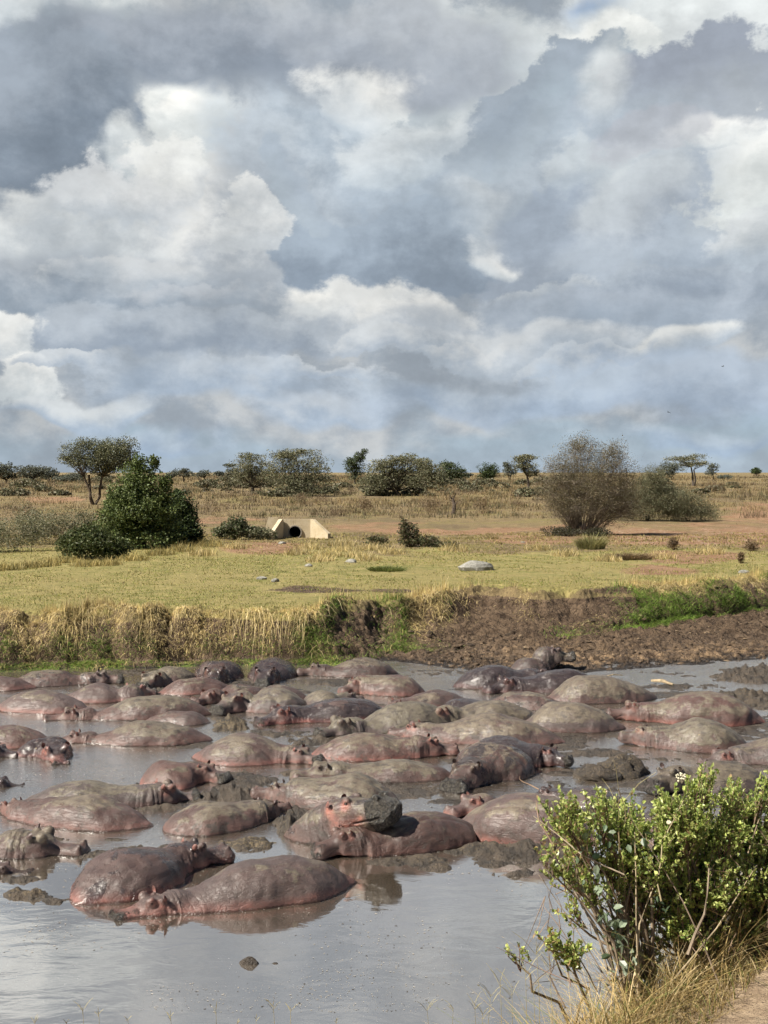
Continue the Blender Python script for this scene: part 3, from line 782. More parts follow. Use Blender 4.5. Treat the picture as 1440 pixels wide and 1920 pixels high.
DRY = dict(dry=.85, pink=.15, wet=.05); TAN = dict(dry=1.0, pink=.05, wet=.05); PNK = dict(dry=.35, pink=.9, wet=.05)
BRN = dict(dry=.45, pink=.4, wet=.12); WETD = dict(dry=.1, pink=.12, wet=.95); MAR = dict(dry=.15, pink=.6, wet=.45)
H_ = hippo
# --- far row
H_('muddy brown hippo asleep against the foot of the bank, head at the left', (742,1264),(610,1266),(556,1266), H=.58, dry=.7, pink=.15, wet=.1, tone=.75, face=.2, snout=.4, hz=.16, Wd=.62)
H_('long grey hippo at the far left below the grassy bank, wet dark head pointing right', (12,1283),(168,1281),(232,1280), H=.46, dry=.6, pink=.05, wet=.35, face=0, snout=1, hz=.14, pitch=0)
H_('tan hippo with a wet black head below the grassy bank, facing the camera', (352,1268),(292,1284),(258,1297), H=.50, dry=.95, pink=.05, wet=.2, face=.3, snout=1, hz=.16, earc='pink')
H_('rounded grey hippo beside the bank seen from the front, pink ear showing', (418,1262),(404,1277),(398,1292), H=.62, dry=.4, pink=.15, wet=.6, face=.5, snout=.8, Wd=.66, hz=.2, tone=.9)
H_('dark wet hippo with a blue-grey sheen at the right end of the bank row', (520,1258),(500,1277),(484,1294), H=.60, dry=.25, pink=.2, wet=.75, face=.5, snout=1, Wd=.66, hz=.2)
H_('hippo cut off by the left edge, brown back low behind the pink one', (64,1290),(-50,1290), None, H=.40, **BRN)
H_('plump pink-brown hippo at the left edge with its pointed rump to the right', (164,1334),(-15,1326), None, H=.56, Wd=.64, dry=.4, pink=.85, wet=.05)
H_('reddish hippo with its head tucked behind, between the far grey hippo and the long one', (122,1312),(240,1312),(292,1300), H=.52, dry=.3, pink=.85, wet=.1, face=.5, snout=.8, hz=.14)
H_('reddish-brown hippo back with no head showing, in the second row left of the pool', (432,1292),(290,1302), None, H=.46, dry=.4, pink=.6, wet=.05)
H_('dark brown hippo with a pink ear, its back sloping up to the right', (488,1303),(402,1316),(362,1324), H=.46, dry=.4, pink=.3, wet=.3, face=.7, snout=.5, hz=.16)
H_('grey hippo with muddy face and two pink ears, resting its chin on black mud', (578,1330),(452,1330),(400,1342), H=.62, Wd=.64, dry=.6, pink=.35, wet=.15, face=.7, snout=.9, hz=.24, pitch=-6)
H_('second brown back lying along the upper side of the muddy-faced hippo', (575,1316),(470,1312), None, H=.50, dry=.55, pink=.3, wet=.2, tone=.85)
H_('long hippo with its muzzle flat on the water and two small ears up', (398,1338),(160,1347),(78,1350), H=.58, Wd=.56, dry=.65, pink=.25, wet=.1, face=.3, snout=.2, hz=.06, pitch=-3, zn=.16)
H_('small smooth olive-brown hippo back in front of the long one', (276,1352),(398,1356), None, H=.36, Wd=.5, dry=.55, pink=.05, wet=.2)
# --- middle left
H_('big grey-tan hippo, rump tapering to a point at the right, head low at the left', (392,1388),(165,1390),(92,1392), H=.54, Wd=.62, dry=.72, pink=.25, wet=.02, face=.2, snout=.1, hz=.05, zn=.14, pitch=-2)
H_('pinkish hippo cut by the left edge beside the big grey-tan one', (92,1396),(-60,1392), None, H=.50, Wd=.6, dry=.5, pink=.7, wet=.02)
H_('purple-brown hippo facing the camera with scarlet cheeks, muzzle in the water', (72,1408),(100,1417),(118,1437), H=.46, Wd=.60, dry=.12, pink=.6, wet=.55, face=1, snout=.7, hz=.12, pitch=-8, earc='pink')
H_('dark wet muzzle showing at the left edge above the open water', (-60,1416),(-25,1417),(16,1418), H=.2, **WETD, face=0, hz=.08)
H_('black nose poking in from the left edge over the still water', (-70,1474),(-25,1474),(28,1473), H=.15, **WETD, face=0, hz=.0)
H_('pink-flanked hippo with its muddy muzzle resting at the right', (371,1421),(545,1426),(604,1434), H=.68, Wd=.66, dry=.55, pink=.75, wet=.05, face=.25, snout=1, hz=.14, pitch=-3, zn=.30, vox=.03)
H_('short pinkish hippo facing away right with a straw-flecked back', (272,1474),(366,1462),(402,1466), H=.56, Wd=.62, dry=.4, pink=.75, wet=.1, face=.4, snout=1, hz=.18, vox=.03, zn=.42)
H_('long dark-backed hippo with a deep neck fold, scarlet eye and mud-caked muzzle', (40,1508),(275,1506),(378,1497), H=.50, Wd=.58, dry=.62, pink=.25, wet=.12, face=.9, snout=1, hz=.14, zn=.38, pitch=-4, vox=.028)
H_('broad grey-pink hippo with a pale stripe, rump ending in a sharp point at the right', (278,1550),(40,1528),(8,1522), H=.50, Wd=.66, dry=.6, pink=.35, wet=.02, face=.3, snout=.3, hz=.08, zn=.30, vox=.03)
H_('hippo with straw stuck along its flank, rump to the left', (317,1561),(488,1534),(532,1518), H=.46, Wd=.62, dry=.75, pink=.2, wet=.02, face=.3, snout=.3, hz=.12, zn=.34, vox=.03)
H_('yellow-mudded hippo head entering from the left edge, muzzle under the water', (-150,1600),(28,1598),(166,1600), H=.42, dry=1, pink=.02, wet=.0, face=0, snout=.15, hz=.10, pitch=-2, zn=.28, vox=.025, hmax=1.12)
H_('small rounded muddy nose at the left edge below the yellow-mudded head', (-80,1634),(-30,1634),(36,1634), H=.12, dry=.8, pink=0, wet=.3, face=0, hz=-.01, vox=.03)
# --- foreground
H_('glossy maroon hippo with weed on its back, head behind and to the right', (150,1692),(330,1628),(432,1612), H=.60, Wd=.70, dry=.02, pink=.95, wet=.45, face=.2, snout=.6, hz=.16, pitch=0, zn=.36, vox=.025, tone=.8)
FORE = H_('nearest hippo, lying along the still water with pink eye and ear, muzzle at the left', (658,1655),(330,1702),(205,1722), H=.60, Wd=.58, dry=.30, pink=.75, wet=.12, face=.9, snout=.8, hz=.07, pitch=-7, zn=.22, vox=.021, tone=.85, hmax=1.1, earc='pink')
H_('pebbly dark-brown hippo used as a chin rest by the pink-faced one', (892,1563),(672,1598),(588,1610), H=.56, Wd=.60, dry=.35, pink=.30, wet=.25, face=.6, snout=.6, hz=.26, pitch=-10, zn=.40, vox=.023, tone=.8)
# --- behind the star
H_('broad tan-brown hippo behind the pink-faced one, folds across its shoulders', (740,1510),(545,1500),(480,1496), H=.64, Wd=.70, dry=.80, pink=.2, wet=.02, face=.2, snout=.2, hz=.16, zn=.46, vox=.028)
H_('flat yellow-tan hippo with a dark muddy rump, head at the left', (845,1455),(635,1458),(545,1462), H=.42, Wd=.55, **TAN, face=.1, snout=.1, hz=.12, zn=.28)
H_('mud-spotted hippo with a pink belly line, head at the right with ears up', (588,1418),(785,1415),(862,1414), H=.60, Wd=.62, dry=.62, pink=.85, wet=.10, face=.7, snout=.2, hz=.20, zn=.40, pitch=-4, vox=.028)
H_('slate-grey hippo with a bright pink lower side and pink eye, head at the left', (728,1340),(550,1352),(466,1362), H=.60, Wd=.58, dry=.1, pink=.95, wet=.60, face=1, snout=.5, hz=.16, zn=.36, vox=.03, earc='pink')
H_('sandy hippo with dark flecks and a long neck, muzzle on the mud at the left', (860,1356),(665,1374),(590,1382), H=.72, Wd=.60, **TAN, face=.2, snout=.9, hz=.16, zn=.30, vox=.03)
H_('large smooth tan-grey hippo in the middle with pink about its ears', (1058,1392),(800,1384),(728,1380), H=.70, Wd=.66, dry=.72, pink=.40, wet=.04, face=.9, snout=.1, hz=.16, zn=.36, vox=.03, earc='pink')
H_('tan hippo back in the third row, partly hidden by the large one', (1010,1348),(840,1360),(770,1372), H=.64, Wd=.6, **TAN, face=.9, snout=0, hz=.26, zn=.4, earc='pink')
H_('tan-brown hippo back right of centre, rump to the right', (1162,1366),(965,1362), None, H=.72, Wd=.66, dry=.75, pink=.3, wet=.05)
H_('rosy-faced hippo in the back row with its head raised at the left', (792,1300),(680,1298),(642,1302), H=.60, Wd=.62, dry=.55, pink=.6, wet=.05, face=.6, snout=0, hz=.26, zn=.5, pitch=-12)
H_('small tan hump with a brown head leaning on it, left of the rosy-faced hippo', (576,1330),(640,1324),(672,1318), H=.56, Wd=.6, dry=.9, pink=.1, wet=.1, face=.1, hz=.16, zn=.3, snout=.2)
H_('brown-pink hippo back below the rosy-faced one', (868,1318),(755,1330),(712,1336), H=.50, Wd=.6, dry=.4, pink=.5, wet=.2, face=.5, hz=.12, zn=.3, snout=.2)
H_('flat slate-coloured hippo back lying between the tan ones', (940,1332),(810,1336), None, H=.40, Wd=.6, dry=.15, pink=.1, wet=.7)
H_('grey mud-streaked hippo back in front of the dark shiny pair', (1065,1330),(905,1320), None, H=.46, Wd=.56, dry=.6, pink=.05, wet=.35)
# --- right
H_('shiny purple-black hippo at the back right, rump catching the sun', (856,1288),(990,1284),(1060,1276), H=.72, Wd=.62, dry=0, pink=.35, wet=1.0, face=.1, hz=.2, zn=.45, snout=.4, vox=.03)
H_('shiny dark brown hippo with ringed neck folds lying against the purple-black one', (1122,1290),(970,1296),(908,1300), H=.66, Wd=.56, dry=.05, pink=.30, wet=.95, face=.5, hz=.18, zn=.42, snout=.3, vox=.028)
H_('hippo with its grey face lifted above the dark pair, looking right', (960,1262),(1022,1258),(1090,1258), H=.50, Wd=.5, dry=.45, pink=.1, wet=.4, tone=.8, face=.1, hz=.50, zn=.5, pitch=-2, snout=1, hmax=.9, vox=.028)
H_('huge tan hippo at the right with a dark wet rump end', (1228,1308),(1010,1312), None, H=.78, Wd=.70, dry=.95, pink=.1, wet=.12, vox=.03, bend=.02)
H_('large rosy hippo with a bright pink belly line beside the right-hand mud', (1432,1354),(1210,1350),(1135,1348), H=.86, Wd=.68, dry=.50, pink=.95, wet=.04, face=.5, snout=0, hz=.22, zn=.50, vox=.028)
H_('grey-tan hippo with a pale flank stripe below the rosy one', (1400,1402),(1225,1398),(1172,1394), H=.74, Wd=.66, dry=.72, pink=.2, wet=.10, face=.5, snout=0, hz=.24, zn=.46, vox=.028)
H_('grey hippo at the right edge with two pink eyes over the water', (1560,1420),(1375,1428),(1312,1434), H=.62, Wd=.62, dry=.5, pink=.15, wet=.25, face=1, snout=.3, hz=.08, zn=.34, vox=.028, earc='pink')
H_('brown earth-covered hippo near the right edge facing the camera, dark ears up', (1438,1468),(1272,1478),(1215,1492), H=.58, Wd=.62, dry=.85, pink=.02, wet=.1, face=0, snout=.7, hz=.26, zn=.44, vox=.026, tone=.8, earc='dark')
H_('wet dark hippo with a muddy face and a scarlet throat, head at the right', (878,1432),(1010,1432),(1072,1440), H=.70, Wd=.62, dry=.10, pink=.3, wet=.85, face=.6, snout=.9, hz=.24, zn=.46, vox=.027, pitch=-6)
H_('big mud-streaked hippo coming towards the camera, black mud on its muzzle', (965,1432),(885,1465),(845,1488), H=.74, Wd=.74, dry=.60, pink=.05, wet=.50, face=.15, snout=1, hz=.22, zn=.50, vox=.025, pitch=-5, hmin=.85)
H_('hippo with a small pink face resting beside the purplish one', (985,1522),(905,1522),(856,1530), H=.30, Wd=.5, dry=.3, pink=.9, wet=.2, face=1, snout=0, hz=.16, zn=.2, vox=.028, earc='pink')
H_('pink-flanked hippo half hidden by the leafy bush', (862,1552),(1130,1584), None, H=.78, Wd=.74, dry=.42, pink=.85, wet=.15, vox=.03)
H_('small purple hump with brown mud on its head, just above the leafy bush', (1160,1508),(1050,1500),(1018,1498), H=.34, Wd=.55, dry=.2, pink=.2, wet=.6, face=.2, snout=.3, hz=.06, zn=.24, vox=.03)
H_('brown hippo seen only through the leaves of the near bush', (1360,1560),(1180,1560), None, H=.50, Wd=.6, dry=.5, pink=.3, wet=.4)

# --- the star: neck rising from the water, chin on its neighbour's back
def star():
    D0 = W(660, 1585).y
    def P(x, y, dy=0): return np.array(WD(x, y, D0 + dy))
    k = D0 / FPX                                            # metres per photo pixel there
    parts = []
    def ch(pts, p=2.3, nseg=28):
        pts = [(P(x, y, dy), hw, hh) for x, y, dy, hw, hh in pts]
        c = np.array([q[0] for q in pts]); d = np.gradient(c, axis=0)
        return loft([[*c[i], pts[i][1], pts[i][2], *d[i]] for i in range(len(pts))], nseg, p)
    # neck & shoulder: from under water at the left up to the poll
    parts.append(ch([(548,1640,.75,.30,.30),(560,1608,.62,.36,.36),(582,1575,.46,.37,.37),(606,1553,.30,.345,.35),(630,1540,.14,.32,.33),(652,1534,.0,.285,.31),(672,1532,-.08,.25,.27)]))
    # skull and muzzle, nose lifted a little, jaw below
    parts.append(ch([(625,1535,.08,.24,.28),(642,1528,.02,.27,.27),(660,1526,-.06,.27,.255),(680,1528,-.14,.245,.235),(700,1527,-.22,.245,.235),(716,1523,-.29,.26,.225),(731,1521,-.34,.25,.21),(742,1521,-.38,.20,.17),(749,1522,-.41,.10,.10)], 2.6, 26))
    parts.append(ch([(640,1548,.0,.20,.14),(665,1552,-.08,.20,.13),(690,1550,-.17,.19,.12),(712,1546,-.25,.19,.12),(730,1539,-.32,.16,.09)], 2.3, 22))
    hd = (P(733, 1520, -.34) - P(642, 1528, .02)); hd /= np.linalg.norm(hd)
    sd_ = np.cross(np.array([0, 0, 1.]), hd); sd_ /= np.linalg.norm(sd_); up = np.cross(hd, sd_)
    Rm = np.stack([hd, sd_, up], 1)
    base = P(642, 1528, .02)
    def hp(a, b, c): return base + hd * a + sd_ * b + up * c
    for sg in (-1, 1):
        parts.append(ellip(hp(.20, sg * .17, .215), (.085, .062, .075), Rm))
        parts.append(ellip(hp(.70, sg * .13, .235), (.085, .065, .055), Rm))
        parts.append(ellip(hp(.60, sg * .17, -.03), (.17, .12, .15), Rm))
        parts.append(ellip(hp(-.07, sg * .20, .14), (.07, .05, .06), Rm))
        parts.append(ellip(hp(.12, sg * .17, -.08), (.20, .13, .16), Rm))
    V = []; F = []; o = 0
    for v, f in parts: V.append(v); F += [tuple(i + o for i in q) for q in f]; o += len(v)
    org = np.array(W(600, 1590)); V = np.concatenate(V) - org
    me = bpy.data.meshes.new('tmp'); me.from_pydata(V.tolist(), [], F)
    ob = bpy.data.objects.new('tmp', me); COL.objects.link(ob)
    r = ob.modifiers.new('r', 'REMESH'); r.mode = 'VOXEL'; r.voxel_size = .017
    sm = ob.modifiers.new('s', 'SMOOTH'); sm.factor = .5; sm.iterations = 5
    dg = bpy.context.evaluated_depsgraph_get(); m2 = bpy.data.meshes.new_from_object(ob.evaluated_get(dg))
    bpy.data.objects.remove(ob); bpy.data.meshes.remove(me)
    n = len(m2.vertices); co = np.empty(n * 3, np.float32); m2.vertices.foreach_get('co', co); co = co.reshape(-1, 3).astype(float)
    no = np.empty(n * 3, np.float32); m2.vertices.foreach_get('normal', no); no = no.reshape(-1, 3)
    hc = (co + org - base) @ Rm; hx, hy, hz = hc.T
    def near(a, b, c, r_): return np.exp(-((hx - a) ** 2 + (np.abs(hy) - b) ** 2 + (hz - c) ** 2) / r_ ** 2)
    disp = (fbm(co[:, 0] * 3, co[:, 1] * 3, co[:, 2] * 3, 3) - .5) * .05 + (fbm(co[:, 0] * 14, co[:, 1] * 14, co[:, 2] * 14, 3) - .5) * .018
    muz = sst(hx + .25 * hz, .50, .62)
    disp += muz * (fbm(co[:, 0] * 22, co[:, 1] * 22, co[:, 2] * 22, 3) - .5) * .04
    mouth = np.exp(-((hz + .10 - .14 * np.clip(hx - .35, 0, .4)) / .014) ** 2) * sst(hx, .26, .34) * (1 - sst(hx, .72, .8))
    nos = near(.76, .11, .24, .03)
    disp -= mouth * .035 + nos * .03
    for k_, fx in enumerate((-.16, -.27, -.40, -.52)):
        disp -= .011 * np.exp(-((hx - fx + .25 * hz + .03 * np.sin(hy * 9 + k_)) / .020) ** 2) * sst(-hx, .05, .12)
    disp -= near(.20, .24, .13, .025) * .015 + near(.20, .23, .27, .02) * .010
    m2.vertices.foreach_set('co', (co + no * disp[:, None]).astype(np.float32).ravel())
    mask = np.zeros((n, 4), np.float32); mask[:, 3] = 1
    pk = near(.20, .24, .17, .075) * 1.5 + near(-.09, .24, .13, .075) * 1.3 + near(-.02, .26, .0, .10) * 1.0 + near(.32, .22, -.17, .13) * 1.1 + near(.12, .22, -.24, .18) * 1.2 + near(.44, .25, -.04, .05)
    mask[:, 0] = np.clip(pk * .95, 0, 1) * (1 - muz)
    mask[:, 1] = np.clip(muz * 1.6 + near(.12, .2, .04, .10) * .6, 0, 1)
    mask[:, 2] = np.clip(near(.215, .235, .205, .022) + nos + mouth * .9, 0, 1)
    a1 = m2.color_attributes.new('mask', 'FLOAT_COLOR', 'POINT'); a1.data.foreach_set('color', mask.ravel())
    spc = np.zeros((n, 4), np.float32); spc[:, 0] = hx; spc[:, 1] = sst(-hx, .05, .2) * .5; spc[:, 3] = 1
    a2 = m2.color_attributes.new('spine', 'FLOAT_COLOR', 'POINT'); a2.data.foreach_set('color', spc.ravel())
    m2.name = 'hippo_body'; m2.polygons.foreach_set('use_smooth', np.ones(len(m2.polygons), bool)); m2.materials.clear(); m2.materials.append(M_SKIN)
    b = root = bpy.data.objects.new('hippo', m2); COL.objects.link(b); b.location = tuple(org); b.color = (.50, .18, .35, .9)
    tag(root, 'pink-faced hippo with black mud on its muzzle, resting its chin on a neighbour', 'hippo', 'hippos wallowing in the muddy pool')
    M3 = Matrix([list(r_) for r_ in Rm])
    for sg in (-1, 1):
        e = bpy.data.objects.new('ear', EAR_P); COL.objects.link(e); e.parent = b
        q = M3 @ Matrix.Rotation(R(-35 * sg), 3, 'Z') @ Matrix.Rotation(R(-25 * sg), 3, 'X')
        e.matrix_local = Matrix.LocRotScale(Vector(hp(-.085, sg * .225, .155) - org), q.to_quaternion(), Vector((1.1,) * 3))
        y_ = bpy.data.objects.new('eye', EYE_ME); COL.objects.link(y_); y_.parent = b
        y_.matrix_local = Matrix.LocRotScale(Vector(hp(.215, sg * .222, .205) - org), M3.to_quaternion(), Vector((.030, .020, .020)))
star()
# ------------------------------------------------------------------ mud mats, islands and flecks on the water
def rough_mud_mat(name, straw=.15, wet=.5):
    m, t, b = mat_new(name); P = t.node('ShaderNodeNewGeometry').outputs['Position']
    n = t.noise(P, 3, 5, .65); f = t.noise(P, 22, 4, .7); g = t.noise(P, 60, 3, .6)
    s_ = t.sep(t.attr('col'))[0]                            # straw share
    c = t.mix(t.ss(n, .35, .65), (.034, .028, .022), (.080, .062, .046))
    c = t.mix(t.math('MULTIPLY', t.ss(t.math('ADD', f, t.math('MULTIPLY', s_, .28)), .60, .72), t.math('ADD', s_, .12)), c, (.22, .17, .095))
    c = t.mix(t.ss(g, .6, .7, 0, .4), c, (.13, .105, .075))
    t.put(b.inputs['Base Color'], c); t.put(b.inputs['Roughness'], t.ss(t.math('ADD', n, t.math('MULTIPLY', s_, .5)), .35, .75, .25, .9))
    b.inputs['Specular IOR Level'].default_value = wet
    t.put(b.inputs['Normal'], t.bump(t.math('ADD', t.math('MULTIPLY', f, .05), t.math('MULTIPLY', g, .018)), 1.0, 1.0))
    return m
M_MUD = rough_mud_mat('wet_mud')
# (x, y, rx, ry, strength, height, straw)
MATS = [(1290,1288,95,10,1.1,.05,.1),(1425,1268,95,15,1.7,.16,.2),(1385,1308,105,12,1.4,.12,.3),(1430,1320,70,14,1.3,.10,.2),(1240,1262,70,6,.9,.03,0),
 (1120,1412,85,12,1.0,.05,.1),(1090,1390,60,12,1.1,.04,0),(1150,1440,70,9,1.2,.05,.1),(1060,1470,70,10,.9,.04,0),
 (300,1292,70,9,1.0,.04,0),(240,1262,120,8,1.1,.04,0),(640,1280,110,9,1.2,.05,.05),(800,1262,90,10,1.0,.03,.1),(470,1285,60,9,1.2,.05,0),
 (432,1362,50,17,1.5,.16,.5),(510,1378,120,10,1.15,.05,.2),(580,1392,60,10,1.4,.08,.2),(700,1372,60,8,1.2,.04,.1),(560,1300,30,8,1.0,.04,0),
 (460,1466,70,26,1.0,.05,.1),(420,1495,75,13,1.6,.14,.0),(560,1450,60,9,1.1,.05,.4),(545,1556,36,22,1.7,.16,.3),(480,1582,90,16,1.1,.05,.5),(380,1500,70,10,1.4,.08,0),
 (560,1520,40,20,1.1,.05,.1),(270,1512,110,8,1.1,.04,.2),(360,1445,70,9,.9,.03,.2),
 (1000,1598,115,20,1.6,.09,.1),(900,1594,120,18,1.35,.06,.3),(790,1614,90,12,1.35,.05,.3),(820,1628,35,6,1.4,.04,.2),(940,1620,70,8,1.0,.03,.2),
 (45,1678,62,11,1.7,.06,.4),(85,1690,40,6,1.1,.03,.1),(30,1650,50,8,1.2,.05,.2),(235,1600,80,8,1.25,.05,0),(160,1606,60,9,1.2,.05,.2),(330,1590,45,7,1.1,.05,0),
 (100,1574,50,5,1.0,.04,.1),(210,1575,50,3,.9,.02,.1),(60,1572,30,4,.9,.03,0),(465,1807,22,4,1.8,.045,0),(515,1806,25,3,.8,.02,0),
 (760,1480,110,20,.85,.02,0),(800,1520,60,12,.85,.02,0),(860,1600,60,9,1.0,.03,.1),(1010,1500,60,16,.8,.03,0),(1180,1380,70,8,1.1,.04,0),(1240,1425,50,8,.9,.03,0),(1330,1500,70,10,.9,.03,0),
 (960,1385,50,7,1.0,.04,0),(1090,1350,50,8,1.1,.05,0),(1240,1340,40,8,1.0,.04,.1),(100,1410,50,4,.7,.02,.2),(1420,1500,50,12,.9,.03,0),(980,1640,60,9,1.1,.05,.1)]
def build_mats():
    xs = np.arange(-60, 1500, 2.4); ys = np.concatenate([np.arange(1246, 1400, 1.3), np.arange(1400, 1830, 1.9)])
    Xp, Yp = np.meshgrid(xs, ys)
    Dg = np.array([W(720, y).y for y in ys])[:, None] + 0 * Xp
    Xw = (Xp - 720) / FPX * Dg * (1 / CP) * CP
    n = fbm(Xw * 1.3, Dg * 1.3, None, 5, .6) - .5; n2 = fbm(Xw * 6, Dg * 6, None, 4, .6) - .5
    F = np.full(Xw.shape, -1.0); Hh = np.zeros(Xw.shape); S = np.zeros(Xw.shape)
    for (cx, cy, rx, ry, st, h, sw) in MATS:
        d = np.sqrt(((Xp - cx) / rx) ** 2 + ((Yp - cy) / ry) ** 2)
        f = st * (1.15 - d) + n * 2.2 + n2 * 1.5 - .35
        F = np.maximum(F, np.where(d < 2.2, f, -1)); w = np.clip(1.4 - d, 0, 1)
        Hh = np.maximum(Hh, h * w); S = np.maximum(S, sw * w)
    # thin scum between the animals
    zone = sst(Yp, 1255, 1300) * (1 - sst(Yp, 1560, 1625)) * (1 - (Xp < 640) * sst(Yp, 1540, 1570)) * (1 - .8 * (Xp < 250))
    F -= .22
    F = np.maximum(F, (fbm(Xw * .8 + 40, Dg * 1.2, None, 5, .62) - .69 + .12 * sst(Xp, 550, 900)) * 3 * zone - (1 - zone) * 2)
    keep = F > 0
    Z = .006 + np.clip(F, 0, 1.2) * np.maximum(Hh, .012) * (.7 + 1.6 * (n2 + .35)) + np.clip(F, 0, .5) * .02
    Z = np.where(keep, Z, -.03)
    idx = np.arange(Xw.size).reshape(Xw.shape)
    q = grid_faces(*Xw.shape); k = keep.ravel()[q].any(1); q = q[k]
    used = np.unique(q); remap = -np.ones(Xw.size, int); remap[used] = np.arange(len(used))
    V = np.stack([Xw.ravel(), Dg.ravel(), Z.ravel()], 1)[used]
    c = np.repeat(S.ravel()[used][:, None], 3, 1)
    ma = MA(); ma.add(V, remap[q], c)
    tag(ma.build('floating_mud', M_MUD, smooth=True), 'mats of wet mud and dung lying between the hippos', 'mud', kind='stuff')
build_mats()

def lump(name, label, cat, c, r, mat, seed=0, rough=.5, col=(1, 1, 1), group=None, freq=2.2, seg=(30, 18), flat=False, rz=0):
    n, m = seg
    th = np.linspace(0, math.pi, m)[:, None]; ph = np.linspace(0, 2 * math.pi, n, endpoint=False)[None]
    d = np.stack([np.sin(th) * np.cos(ph), np.sin(th) * np.sin(ph), np.cos(th) + 0 * ph], -1).reshape(-1, 3)
    s = 1 + (fbm(d[:, 0] * freq + seed, d[:, 1] * freq + 5, d[:, 2] * freq + 9, 4, .6) - .5) * 2 * rough
    if flat:                                                 # facetted rock
        for k in range(9):
            rs = np.random.RandomState(seed * 31 + k); nn = rs.normal(size=3); nn /= np.linalg.norm(nn); s = np.minimum(s, (.55 + .35 * rs.rand()) / np.maximum((d @ nn), .05) * 1.0)
    v = d * s[:, None] * np.array(r)
    f = []
    for i in range(m - 1):
        for k in range(n): f.append((i * n + k, (i + 1) * n + k, (i + 1) * n + (k + 1) % n, i * n + (k + 1) % n))
    ma = MA(); ma.add(v, f, col); o = ma.build(name, mat, smooth=not flat); o.location = c; o.rotation_euler = (0, 0, rz)
    tag(o, label, cat, group); return o
o = W(1120, 1458); lump('dung_mound', 'brown earthy mound of dung above the muddy water, left part of the pair', 'mound', o, (.42, .35, .22), M_MUD, 3, .6, (.25,) * 3)
o = W(1168, 1450); lump('dung_mound', 'reddish-brown mound between the wet dark hippo and the earth-covered one', 'mound', o, (.42, .42, .32), M_MUD, 8, .6, (.35,) * 3)
o = W(352, 1352) ; 
# a pale stick on the mud bar
def stick(name, label, pts, r, col, cat='stick'):
    ma = MA(); tube(ma, pts, r, col, 7); tag(ma.build(name, M_BARK), label, cat)
a, b_ = W(1222, 1281), W(1262, 1288); stick('stick', 'pale peeled stick lying on the mud bar at the right', [a + Vector((0, 0, .07)), (a + b_) / 2 + Vector((0, .04, .11)), b_ + Vector((0, 0, .06))], [.035, .05, .03], (.30, .235, .15))
a, b_ = W(1128, 1272, .03), W(1170, 1270, .03); stick('stick', 'thin forked twig at the edge of the mud shore', [a + Vector((0, 0, .02)), (a + b_) / 2 + Vector((0, 0, .09)), b_ + Vector((0, .2, .03))], [.015, .02, .012], (.30, .24, .16))

def build_flecks():
    rs = np.random.RandomState(5); N = 16000
    py = 1290 + (1910 - 1290) * rs.rand(N) ** .8; pxx = rs.rand(N) * 1500 - 30
    D = CAMZ * FPX / (py - HOR); X = (pxx - 720) / FPX * D
    dens = fbm(X * .5, D * .5, None, 4, .6) + np.where(py < 1640, .10, .0)
    k = rs.rand(N) < sst(dens, .42, .70); X, D, py = X[k], D[k], py[k]; n = len(X)
    r = (.003 + .008 * rs.rand(n) ** 3) * np.clip(D / 18, .7, 2); asp = 1 + 1.2 * rs.rand(n); a = rs.normal(size=n) * .5
    th = np.arange(6) * math.pi / 3
    ex = np.cos(th)[None] * (r * asp)[:, None]; ey = np.sin(th)[None] * r[:, None]
    V = np.stack([X[:, None] + ex * np.cos(a)[:, None] - ey * np.sin(a)[:, None], D[:, None] + ex * np.sin(a)[:, None] + ey * np.cos(a)[:, None], np.full((n, 6), .004)], -1)
    # low caps rather than flat chips
    C = np.stack([X, D, .004 + r * .35], -1)[:, None]
    V = np.concatenate([V, C], 1).reshape(-1, 3)
    base = np.arange(n)[:, None, None] * 7
    tri = np.array([[i, (i + 1) % 6, 6] for i in range(6)])[None] + base
    dark = rs.rand(n) < .25
    col = np.where(dark[:, None], np.array([.05, .04, .03]), np.array([.34, .31, .27]) * (.6 + .5 * rs.rand(n))[:, None])
    ma = MA(); ma.add(V, tri.reshape(-1, 3), np.repeat(col, 7, 0))
    m, t, b = mat_new('scum'); t.put(b.inputs['Base Color'], t.attr('col')); b.inputs['Roughness'].default_value = .7
    tag(ma.build('floating_scum', m), 'pale flecks of scum and dark crumbs floating on the pool', 'scum', kind='stuff')
build_flecks()

# ------------------------------------------------------------------ grass
def blades(ma, P, H, Wd, lean, az, curl, col0, col1, seg=3, rs=None):
    """P (n,3) roots; lean: horizontal travel as share of height; az: direction; curl: tip droop"""
    n = len(P); t_ = np.linspace(0, 1, seg + 1)
    dirx, diry = np.cos(az), np.sin(az)
    hor = (lean[:, None] * t_[None] ** 1.6) * H[:, None]
    z = H[:, None] * (t_[None] - curl[:, None] * t_[None] ** 2.2)
    cx = P[:, 0:1] + dirx[:, None] * hor; cyy = P[:, 1:2] + diry[:, None] * hor; cz = P[:, 2:3] + z
    wa = rs.rand(n) * math.pi; sx, sy = np.cos(wa), np.sin(wa) * .6
    w = Wd[:, None] * (1 - .85 * t_[None] ** 1.3) * .5
    Lf = np.stack([cx - sx[:, None] * w, cyy - sy[:, None] * w, cz], -1); Rt = np.stack([cx + sx[:, None] * w, cyy + sy[:, None] * w, cz], -1)
    V = np.stack([Lf, Rt], 2).reshape(n, -1, 3)
    m = (seg + 1) * 2
    q = np.array([[2 * i, 2 * i + 1, 2 * i + 3, 2 * i + 2] for i in range(seg)])[None] + (np.arange(n) * m)[:, None, None]
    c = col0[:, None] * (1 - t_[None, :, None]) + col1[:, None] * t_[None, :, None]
    c = np.repeat(c, 2, 1).reshape(-1, 3)
    ma.add(V.reshape(-1, 3), q.reshape(-1, 4), c)
